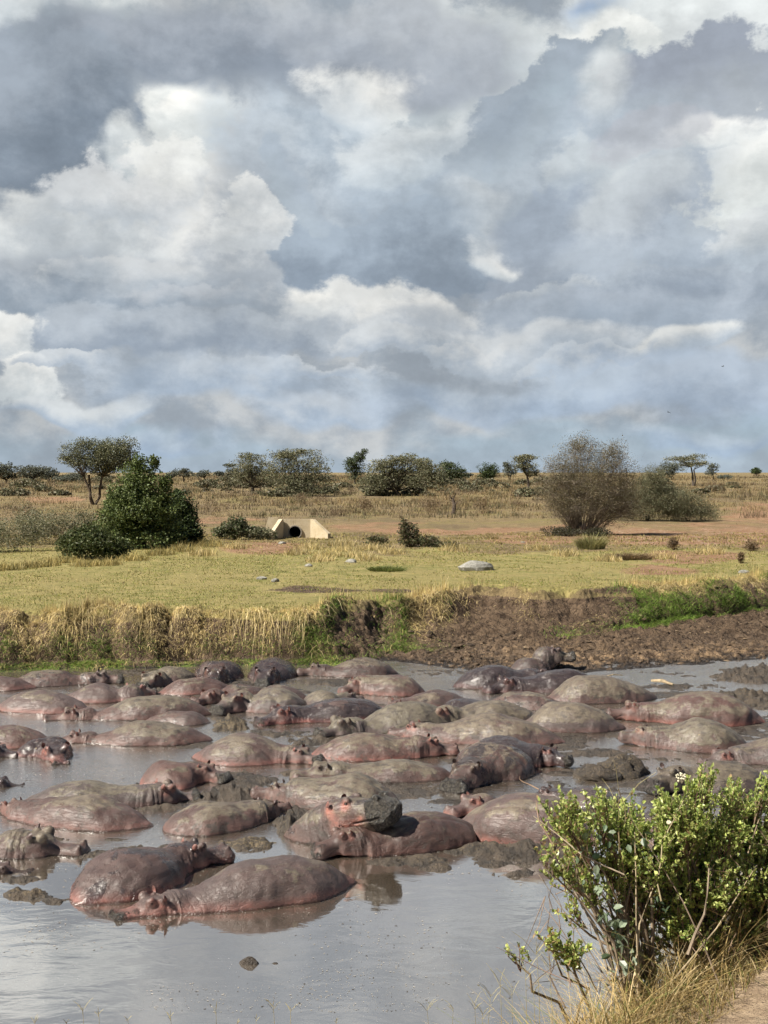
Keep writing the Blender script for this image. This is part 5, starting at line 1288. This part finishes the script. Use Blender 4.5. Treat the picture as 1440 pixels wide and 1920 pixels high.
tree('thorn_shrub', 'low sprawling thicket at the right end, sloping to the ground', 'shrub', (1290, 978), [(1285,945,44,30),(1318,960,34,20),(1265,955,38,26)], OLV[:3] + GRY[1:2], 15000, .095, .06, 5, 1.6, .32, low=True, seed=62, nbr=12, leaf_asp=.35)
tree('dead_shrub', 'dark green and brown skirt of twigs at the foot of the thorn bush', 'shrub', (1062, 1006), [(1055,996,38,10),(1120,998,26,10)], [(.06,.06,.03),(.05,.045,.03)], 2600, .10, .04, 4, 1.2, .36, low=True, seed=63)
DRYC = [(.20,.14,.08),(.15,.105,.065),(.26,.19,.11)]
GD = 'dry leafless shrubs on the rise'
for i, (b, bl, n, lb) in enumerate([((684,966),[(684,945,16,16)],500,'dry brown shrub in the grass below the dark narrow tree'),((812,960),[(808,945,24,16)],600,'dry shrub left of the dead stump'),((905,962),[(903,945,20,15)],500,'dry shrub right of the dead stump'),
   ((973,953),[(973,943,17,8)],300,'low dry shrub on the green strip left of the thorn bush'),((600,948),[(600,936,22,9)],350,'dry shrub under the broadest olive tree'),((566,945),[(566,932,18,12)],350,'reddish dry shrub at the foot of the broadest olive tree'),
   ((1338,922),[(1336,908,17,12),(1354,914,10,6)],500,'dry shrub and dark clod right of the umbrella acacia'),((630,965),[(630,958,16,8)],250,'low dry tuft above the dirt road'),((1262,1032),[(1262,1018,12,12)],300,'small dry shrub standing in the dark rut'),
   ((1408,1035),[(1408,1022,14,12)],300,'small dry shrub near the right edge of the gravel'),((1390,1056),[(1390,1044,6,11)],200,'small upright brown weed at the right of the lawn'),((95,912),[(75,912,4,8)],60,'burnt black stump in the dry grass at the far left'),
   ((40,975),[(40,958,46,12)],500,'grey-brown scrub behind the olive shrubs'),((400,960),[(400,948,50,12)],500,'pale dry scrub right of the dark rounded bush'),((860,955),[(852,940,24,16)],500,'dry twiggy shrub around the dead stump')]):
    tree('dry_shrub', lb, 'shrub', b, bl, DRYC, n, .16, .035, 6, 2.2, .34, GD, low=True, seed=80 + i, barkc=(.17, .12, .085), nbr=16, leaf_asp=.25)
g = G(850, 962); k = g.y / FPX
ma = MA(); tube(ma, [(0,0,-.1),(2*k,0,14*k),(-1*k,.1,26*k),(5*k,0,37*k)], [.22,.17,.13,.06], (.09,.07,.055), 7); tube(ma, [(-.5*k,.1,24*k),(-5*k,0,30*k),(-7*k,0,34*k)], [.09,.07,.03], (.09,.07,.055), 5); tube(ma, [(2*k,0,14*k),(8*k,-.2,22*k)], [.08,.03], (.09,.07,.055), 5)
o = ma.build('dead_stump', M_BARK); o.location = g; tag(o, 'twisted dead stump standing in the dry grass', 'stump')

def tussock(name, label, base, w, h, n, cols, seed, cat='tussock', lean=.6, wd=.03, group=None):
    rs = np.random.RandomState(seed); g = G(*base); k = g.y / FPX
    r = np.sqrt(rs.rand(n)); a = rs.rand(n) * 6.28
    P = np.stack([r * np.cos(a) * w * k, r * np.sin(a) * w * k * .8, 0 * a], 1); c = pick(rs, n, cols, [1] * len(cols))
    ma = MA(); blades(ma, P, h * k * (.5 + .6 * rs.rand(n)) * (1.1 - .4 * r), np.full(n, wd), lean * (.3 + rs.rand(n)) * (.4 + r), np.where(r > .3, a, rs.rand(n) * 6.28), .3 * rs.rand(n), c * .8, c * 1.15, 3, rs)
    o = ma.build(name, M_GRASS); o.location = g - Vector((0, 0, .03)); tag(o, label, cat, group); return o
tussock('grass_tussock', 'pale upright tussock in front of the thorn bush', (1108, 1030), 24, 36, 900, [(.26,.25,.10),(.34,.31,.15),(.18,.18,.07)], 1, wd=.04)
tussock('grass_tussock', 'flat mat of dead brown stems on the right of the lawn', (1180, 1048), 40, 16, 1300, [(.16,.11,.06),(.24,.17,.09),(.10,.07,.04)], 2, lean=1.5)
tussock('grass_tussock', 'low green tuft in the middle of the lawn', (726, 1070), 34, 13, 900, [(.12,.15,.04),(.17,.19,.06)], 3, lean=1.0)
tussock('grass_tussock', 'thin dry stalks standing by the dirt road', (922, 1012), 12, 22, 90, [(.34,.27,.13),(.25,.19,.10)], 4, wd=.025)
def straw_mass(name, label, spots, w, h, n, cols, seed, wd):
    rs = np.random.RandomState(seed); ma = MA()
    for (x, y) in spots:
        g = G(x, y); k = g.y / FPX; r = np.sqrt(rs.rand(n)); a = rs.rand(n) * 6.28
        X, Y = g.x + r * np.cos(a) * w * k, g.y + r * np.sin(a) * w * k * 1.2; c = pick(rs, n, cols, [1] * len(cols))
        blades(ma, np.stack([X, Y, ground_z(X, Y) - .03], 1), h * k * (.3 + .8 * rs.rand(n)) * (1.1 - .5 * r), np.full(n, wd), .8 * rs.rand(n), rs.rand(n) * 6.28, .3 * rs.rand(n), c * .8, c * 1.15, 3, rs)
    tag(ma.build(name, M_GRASS), label, 'grass', kind='stuff')
straw_mass('straw_grass', 'tall pale straw growing between the culvert and the reddish shrub', [(585,1030),(615,1044),(645,1035),(672,1046),(700,1030),(735,1040),(600,1054),(560,1040),(640,1022),(690,1052),(850,1032),(1010,1030),(1330,1040),(1240,1046),(440,1030),(380,1040),(1060,1040),(1140,1052)], 28, 22, 330, STRAW[:3] + [(.22,.19,.08)], 41, .03)
straw_mass('yellow_grass', 'yellow straw in front of the olive scrub and the green bushes', [(20,1068),(55,1062),(85,1060),(120,1054),(-10,1070),(200,1060),(250,1050),(300,1040),(345,1034),(160,1060),(390,1028)], 30, 22, 420, [(.42,.33,.12),(.34,.27,.10),(.22,.20,.08)], 61, .028)
# brown scrubby growth on the rise
def scrub():
    rs = np.random.RandomState(31); ma = MA(); n0 = 2600
    for i in range(n0):
        Y = 105 * (420 / 105) ** rs.rand(); p = rs.uniform(-40, 1480); X = (p - 720) / FPX * Y
        if fbm(np.array([X * .05 + 3]), np.array([Y * .03]), None, 3)[0] < .43: continue
        z = ground_z(np.array([X]), np.array([Y]))[0]; py = HOR + FPX * (CAMZ - z) / Y
        if py > 972 or (py > 945 and rs.rand() < .4): continue
        n = 26; h = rs.uniform(.35, 1.0); c = np.array([(.16,.12,.075),(.21,.16,.10),(.12,.10,.055),(.14,.14,.07)][rs.randint(4)])
        P = np.stack([X + rs.normal(size=n) * h * .7, Y + rs.normal(size=n) * h * .7, np.full(n, z - .05)], 1)
        blades(ma, P, h * (.5 + .6 * rs.rand(n)), np.full(n, .06 * Y / 150), .9 * rs.rand(n), rs.rand(n) * 6.28, .2 * rs.rand(n), np.tile(c * .7, (n, 1)), np.tile(c * 1.2, (n, 1)), 2, rs)
    mq = MA()
    for i in range(95):
        px_ = rs.uniform(-30, 1470) if i % 3 else rs.uniform(420, 1020); y_ = rs.uniform(899, 932); g = G(px_, y_); r = rs.uniform(.7, 2.3) * (1.0 if y_ < 915 else .7)
        n = int(700 * r); d = rs.normal(size=(n, 3)); d /= np.linalg.norm(d, axis=1)[:, None]; P = d * (rs.rand(n) ** .45)[:, None] * [r * 1.5, r, r * .75]; P[:, 2] = np.abs(P[:, 2])
        nn = fbm(P[:, 0] + i, P[:, 1], P[:, 2] * 1.5, 3); P = P[nn > .44] + np.array(g)
        quads(mq, P, .42 * (.6 + .8 * rs.rand(len(P))), np.array(OLV + GRY)[rs.choice(8, len(P))] * .85, rs, .5)
    tag(mq.build('low_thicket', M_LEAF), 'low olive thicket dotted along the ridge under the trees', 'scrub', kind='stuff')
    tag(ma.build('brown_scrub', M_GRASS), 'brown scrubby undergrowth dotted over the dry rise', 'scrub', kind='stuff')
scrub()

# ------------------------------------------------------------------ the near bank: leafy bush, straw, seed heads
def leafmesh(ma, P, d, s, col, rs):
    """pointed oval leaves folded along the midrib: P base, d direction"""
    n = len(P); d = d / np.linalg.norm(d, axis=1)[:, None]
    u = rs.normal(size=(n, 3)) * .7; u[:, 2] += .9; sdv = np.cross(d, u); sdv /= np.linalg.norm(sdv, axis=1)[:, None] + 1e-9; up = np.cross(sdv, d)
    s = s[:, None]; w = s * .30
    pts = [P, P + d * s * .32 + sdv * w + up * s * .10, P + d * s * .70 + sdv * w * .8 + up * s * .08, P + d * s + up * s * -.06, P + d * s * .70 - sdv * w * .8 + up * s * .08, P + d * s * .32 - sdv * w + up * s * .10, P + d * s * .34, P + d * s * .70]
    V = np.stack(pts, 1).reshape(-1, 3); b = np.arange(n)[:, None, None] * 8
    f4 = np.array([[1, 2, 7, 6], [6, 7, 4, 5]])[None] + b; f3 = np.array([[0, 1, 6], [2, 3, 7], [7, 3, 4], [0, 6, 5]])[None] + b
    c = np.repeat(col, 8, 0); ma.add(V, f4.reshape(-1, 4), c)
    ma.off -= len(V); ma.f.append((f3.reshape(-1, 3) + ma.off).ravel()); ma.n.append(np.full(n * 4, 3)); ma.off += len(V)
def near_bush():
    rs = np.random.RandomState(77); base = Vector((1.25, 8.3, 2.35)); root = empty('leafy_bush', base)
    mw = MA(); ml = MA(); mg = MA()
    def Q(x, y, D): return np.array(WD(x, y, D)) - np.array(base)
    tips = []
    # (x, y, rx, ry, shoots, leafiness)
    clumps = [(1050,1530,52,46,20,1.0),(1110,1560,60,55,20,.8),(1160,1520,50,44,22,1.1),(1220,1590,70,60,30,1),(1285,1530,55,60,34,1.2),(1310,1480,26,26,12,1.3),(1360,1560,60,60,34,1.1),(1430,1540,50,70,30,1.1),(1420,1640,60,70,36,1.1),(1340,1650,70,60,34,1.0),
      (1250,1680,60,50,20,.7),(1400,1740,60,60,28,.9),(1320,1740,60,40,14,.6),(1150,1640,55,50,14,.6),(1080,1640,40,50,12,.5),(1490,1600,60,120,40,1),(1060,1690,30,40,8,.7),(1068,1785,42,22,16,1.3),(1030,1760,26,16,6,1),(965,1790,26,24,4,.6),(1210,1790,40,40,8,.6),(1300,1840,40,26,6,.6),(1420,1800,40,30,10,.6),(1240,1500,30,30,8,1.0),(1020,1600,30,40,8,.5),(1280,1600,70,50,22,1),(1380,1480,30,24,8,1),(1440,1470,26,24,8,1),(1300,1700,60,40,18,.8),(1440,1690,50,60,22,1),(1200,1640,60,40,14,.8),(1160,1720,50,40,8,.6),(1070,1560,44,40,14,.9),(1140,1600,50,44,14,.9),(1190,1560,44,44,14,1),(1110,1500,30,26,8,.9),(1060,1620,34,34,8,.8),(1230,1740,50,50,10,.7),(1360,1780,70,30,12,.8)]
    for _ in range(60):
        cx = 1030 + 460 * rs.rand() ** .8; top = np.interp(cx, [1000, 1060, 1150, 1300, 1380, 1500], [1530, 1490, 1505, 1465, 1500, 1490]); bot = np.interp(cx, [1000, 1100, 1200, 1500], [1600, 1660, 1730, 1800])
        clumps.append((cx, rs.uniform(top, bot), rs.uniform(20, 44), rs.uniform(18, 46), 11, rs.uniform(.6, 1.1)))
    feet = [Q(x, y, D) for x, y, D in [(1175,1895,8.0),(1200,1885,8.2),(1225,1885,8.2),(1300,1860,8.4),(1330,1850,8.6),(1420,1830,8.8),(1075,1895,8.4)]]
    for (cx, cy_, rx, ry, ns, lf) in clumps:
        ns = int(ns * (2.3 if cx > 1180 else 1.5))
        Dc = 8.1 + (cx - 1000) / 1000 + rs.uniform(-.2, .35); c = Q(cx, cy_, Dc)
        f = feet[6] if (cy_ > 1700 and cx < 1100) else feet[rs.randint(3) if cx < 1230 else (3 + rs.randint(2) if cx < 1400 else 4 + rs.randint(2))]
        k = Dc / FPX
        m1 = f * .6 + c * .4 + rs.normal(size=3) * .07; m1[0] += (f[0] - c[0]) * .12; m1[2] -= .02; hub = c - np.array([0, 0, ry * k * .6])
        r0 = rs.uniform(.007, .013)
        tube(mw, [f - [0, 0, .15], m1 * .5 + f * .5 + rs.normal(size=3) * .02, m1, (m1 + hub) / 2 + rs.normal(size=3) * .03, hub], [r0 * 1.3, r0 * 1.1, r0, r0 * .75, r0 * .5], (.22, .17, .12), 6)
        for i in range(ns):
            d = rs.normal(size=3); d /= np.linalg.norm(d); e = c + d * np.array([rx, rx * 1.1, ry]) * k * rs.uniform(.55, 1.05); e[2] += .02
            s0 = hub + (m1 - hub) * rs.rand() * .35; mid = s0 * .5 + e * .5 + rs.normal(size=3) * .022; mid[2] -= .01
            red = rs.rand() < .3
            tube(mw, [s0, mid, e], [.0035, .0026, .0014], (.20, .15, .10) if not red else (.16, .09, .07), 4)
            n = int(rs.uniform(16, 34) * lf); t_ = .25 + .75 * rs.rand(n) ** .7
            P = np.where(t_[:, None] < .5, s0 + (mid - s0) * t_[:, None] * 2, mid + (e - mid) * (t_[:, None] - .5) * 2)
            ax = (e - mid) / np.linalg.norm(e - mid); dd = rs.normal(size=(n, 3)) * .8 + ax * .6; dd[:, 2] += .45
            young = rs.rand(n) < .30 + .3 * (t_ > .8)
            col = np.where(young[:, None], pick(rs, n, [(.40,.46,.13),(.50,.54,.20)], [1, 1], .2), pick(rs, n, [(.20,.27,.07),(.28,.34,.10),(.12,.18,.05)], [2, 2, 1], .2))
            dead = rs.rand(n) < (.04 if cx > 1080 else .16); col = np.where(dead[:, None], np.array([[.34, .24, .12]]), col)
            leafmesh(ml, P, dd, .015 + .021 * rs.rand(n), col * 1.2, rs)
    # grey-green hanging leaves of a climber
    for (x, y, n) in [(1120,1650,8),(1140,1700,12),(1150,1740,16),(1165,1780,12),(1180,1810,10),(1150,1830,5),(1200,1580,6),(1110,1600,6),(1145,1560,5),(1240,1690,5)]:
        P = np.array([Q(x + rs.normal() * 14, y + rs.normal() * 14, 7.95 + rs.rand() * .2) for _ in range(n)]); dd = rs.normal(size=(n, 3)) * .6; dd[:, 2] -= .9
        leafmesh(mg, P, dd, .045 + .03 * rs.rand(n), pick(rs, n, [(.20,.27,.17),(.27,.33,.23),(.14,.21,.12)], [1, 1, 1]), rs)
    # bare pale stems and canes
    for (x0, y0, x1, y1, r_, c_) in [(1200,1860,1190,1560,.008,(.34,.27,.18)),(1175,1870,1045,1600,.009,(.36,.30,.24)),(1045,1600,1005,1500,.006,(.26,.18,.13)),(1190,1850,1235,1640,.009,(.40,.33,.22)),(1235,1640,1282,1500,.005,(.42,.35,.22)),(1240,1690,1210,1560,.005,(.4,.33,.2)),(1290,1790,1330,1620,.012,(.24,.19,.14)),(1010,1480,975,1455,.003,(.3,.2,.13)),
        (1160,1870,1010,1640,.005,(.34,.28,.22)),(1120,1860,1020,1700,.005,(.30,.22,.17)),(1070,1850,1045,1700,.006,(.24,.17,.13)),(1100,1850,930,1775,.0035,(.22,.15,.12)),(1060,1890,1040,1790,.007,(.13,.10,.08)),(1350,1850,1180,1530,.006,(.26,.2,.15)),(1260,1840,1420,1620,.006,(.3,.24,.16)),(1160,1480,1168,1560,.003,(.42,.34,.22)),(1160,1560,1172,1700,.005,(.40,.32,.2)),(1195,1880,1205,1760,.014,(.24,.19,.13)),(1170,1640,1000,1530,.006,(.38,.31,.23)),(1140,1820,1060,1640,.007,(.33,.27,.2))]:
        a, b_ = Q(x0, y0, 8.0), Q(x1, y1, 8.15); m_ = (a + b_) / 2 + rs.normal(size=3) * .03
        tube(mw, [a, a * .55 + m_ * .45 + rs.normal(size=3) * .008, m_, b_ * .5 + m_ * .5 + rs.normal(size=3) * .008, b_], [r_, r_ * .85, r_ * .7, r_ * .55, r_ * .3], c_, 6)
    for i in range(150):                                    # fine twiggery inside
        x, y = rs.uniform(1010, 1470), rs.uniform(1560, 1850); a = Q(x, y, 8.1 + rs.rand() * .5); b_ = a + rs.normal(size=3) * [.10, .08, .13]
        tube(mw, [a, (a + b_) / 2 + rs.normal(size=3) * .02, b_], [.003, .0024, .001], (.24, .17, .12), 3)
    mw.build('branches', M_BARK, root); ml.build('leaves', M_LEAF2, root); mg.build('climber_leaves', M_LEAF2, root)
    mf = MA()
    for cx, cy_, r_ in ((1278, 1457, .030), (1255, 1542, .011)):
        c = Q(cx, cy_, 7.95)
        for i in range(40):
            d = rs.normal(size=3); d /= np.linalg.norm(d); p = c + d * r_ * (.5 + .6 * rs.rand()); q = .0045 + .003 * rs.rand()
            v, f = ellip(p, (q, q, q), None, 5, 3); [mf.add(v, [x_]) for x_ in f if len(x_) == 4]
    mfm, t, b = mat_new('flower'); b.inputs['Base Color'].default_value = (.72, .68, .50, 1); mf.build('flowers', mfm, root)
    tag(root, 'leafy green bush with pale bare stems on the near bank', 'bush')
M_LEAF2 = leaf_material('broad_leaves', .45, .38, .15, 12, .5)
near_bush()
def near_grass():
    rs = np.random.RandomState(9); ma = MA(); N = 52000
    X = .12 + 3.3 * rs.rand(N) ** 1.15; Y = rs.uniform(6.2, 10.2, N)
    e = np.interp(X, [-8, -2, 0.3, 1.0, 1.6, 2.4, 3.2, 5, 9], [6.2, 6.2, 6.6, 7.4, 8.0, 8.7, 9.3, 10, 11])
    bare = (X > .9) & (Y < e - .55 + .3 * (fbm(X * 2, Y * 2, None, 3) - .5) * 2)
    dn = fbm(X * 2.2, Y * 2.2, None, 3); k = ~bare & (rs.rand(N) < sst(dn, .22, .45)) & (Y < e + 1.3); X, Y = X[k], Y[k]; n = len(X)
    e = e[k]
    c = pick(rs, n, [(.50,.38,.17),(.40,.29,.12),(.30,.22,.10),(.16,.19,.05),(.58,.46,.26)], [4, 4, 3, 2.5, 2]); H = (.10 + .55 * rs.rand(n) ** 1.3) * np.where(Y < e - .3, .38, 1) * np.interp(X, [.25, .8, 1.4, 2.4], [.55, .75, 1.0, 1.15])
    blades(ma, np.stack([X, Y, ground_z(X, Y) - .02], 1), H, .004 + .0045 * rs.rand(n), .2 + 1.3 * rs.rand(n), rs.rand(n) * 6.28, .1 + .9 * rs.rand(n) ** 2, c * .8, c * 1.1, 5, rs)
    tag(ma.build('bank_straw', M_GRASS), 'dry straw and grass tangled round the foot of the near bush', 'grass', kind='stuff')
    # seed-headed stalks poking into the frame along the bottom and by the bush
    m = MA()
    def stalk(px_, ytip, hh, D, label):
        g = WD(px_, ytip, D); h = hh * D / FPX; lean = rs.normal() * .12
        g0 = np.array([g.x, g.y, g.z - h]); top = g0 + np.array([0, 0, h]); b0 = g0 + np.array([-lean * h, 0, -.35])
        tube(m, [b0, b0 * .5 + top * .5 + [.01, 0, 0], top], [.0022, .0018, .0009], (.40, .34, .17), 4)
        for j in range(rs.randint(3, 6)):
            a = rs.rand() * 6.28; L_ = h * rs.uniform(.25, .5); s_ = top - np.array([0, 0, h * rs.uniform(0, .25)])
            tube(m, [s_, s_ + np.array([math.cos(a) * .4, math.sin(a) * .3, .5]) * L_, s_ + np.array([math.cos(a) * .75, math.sin(a) * .5, .75]) * L_], [.0012, .0016, .0008], (.46, .40, .20), 3)
    for i, (x, y, h) in enumerate([(65,1912,30),(125,1915,25),(155,1888,60),(185,1900,30),(320,1905,40),(405,1892,55),(445,1915,20),(512,1880,60),(545,1892,45),(800,1885,60),(850,1890,60),(630,1914,20),(480,1910,25),(240,1912,25)]):
        stalk(x, y, h, 8.0, 'thin grass stalk at the bottom edge in front of the still water')
    for i, (x, y, h) in enumerate([(905,1900,70),(920,1865,90),(938,1830,110),(960,1850,90),(985,1810,120),(1000,1845,80),(890,1880,60),(1005,1760,130),(1030,1800,90),(1160,1480,200)]):
        stalk(x, y, h, 8.1, 'dry grass stalk standing at the left foot of the leafy bush')
    tag(m.build('grass_stalks', M_GRASS), 'thin seed-headed grass stalks on the near bank against the water', 'grass', kind='stuff')
near_grass()
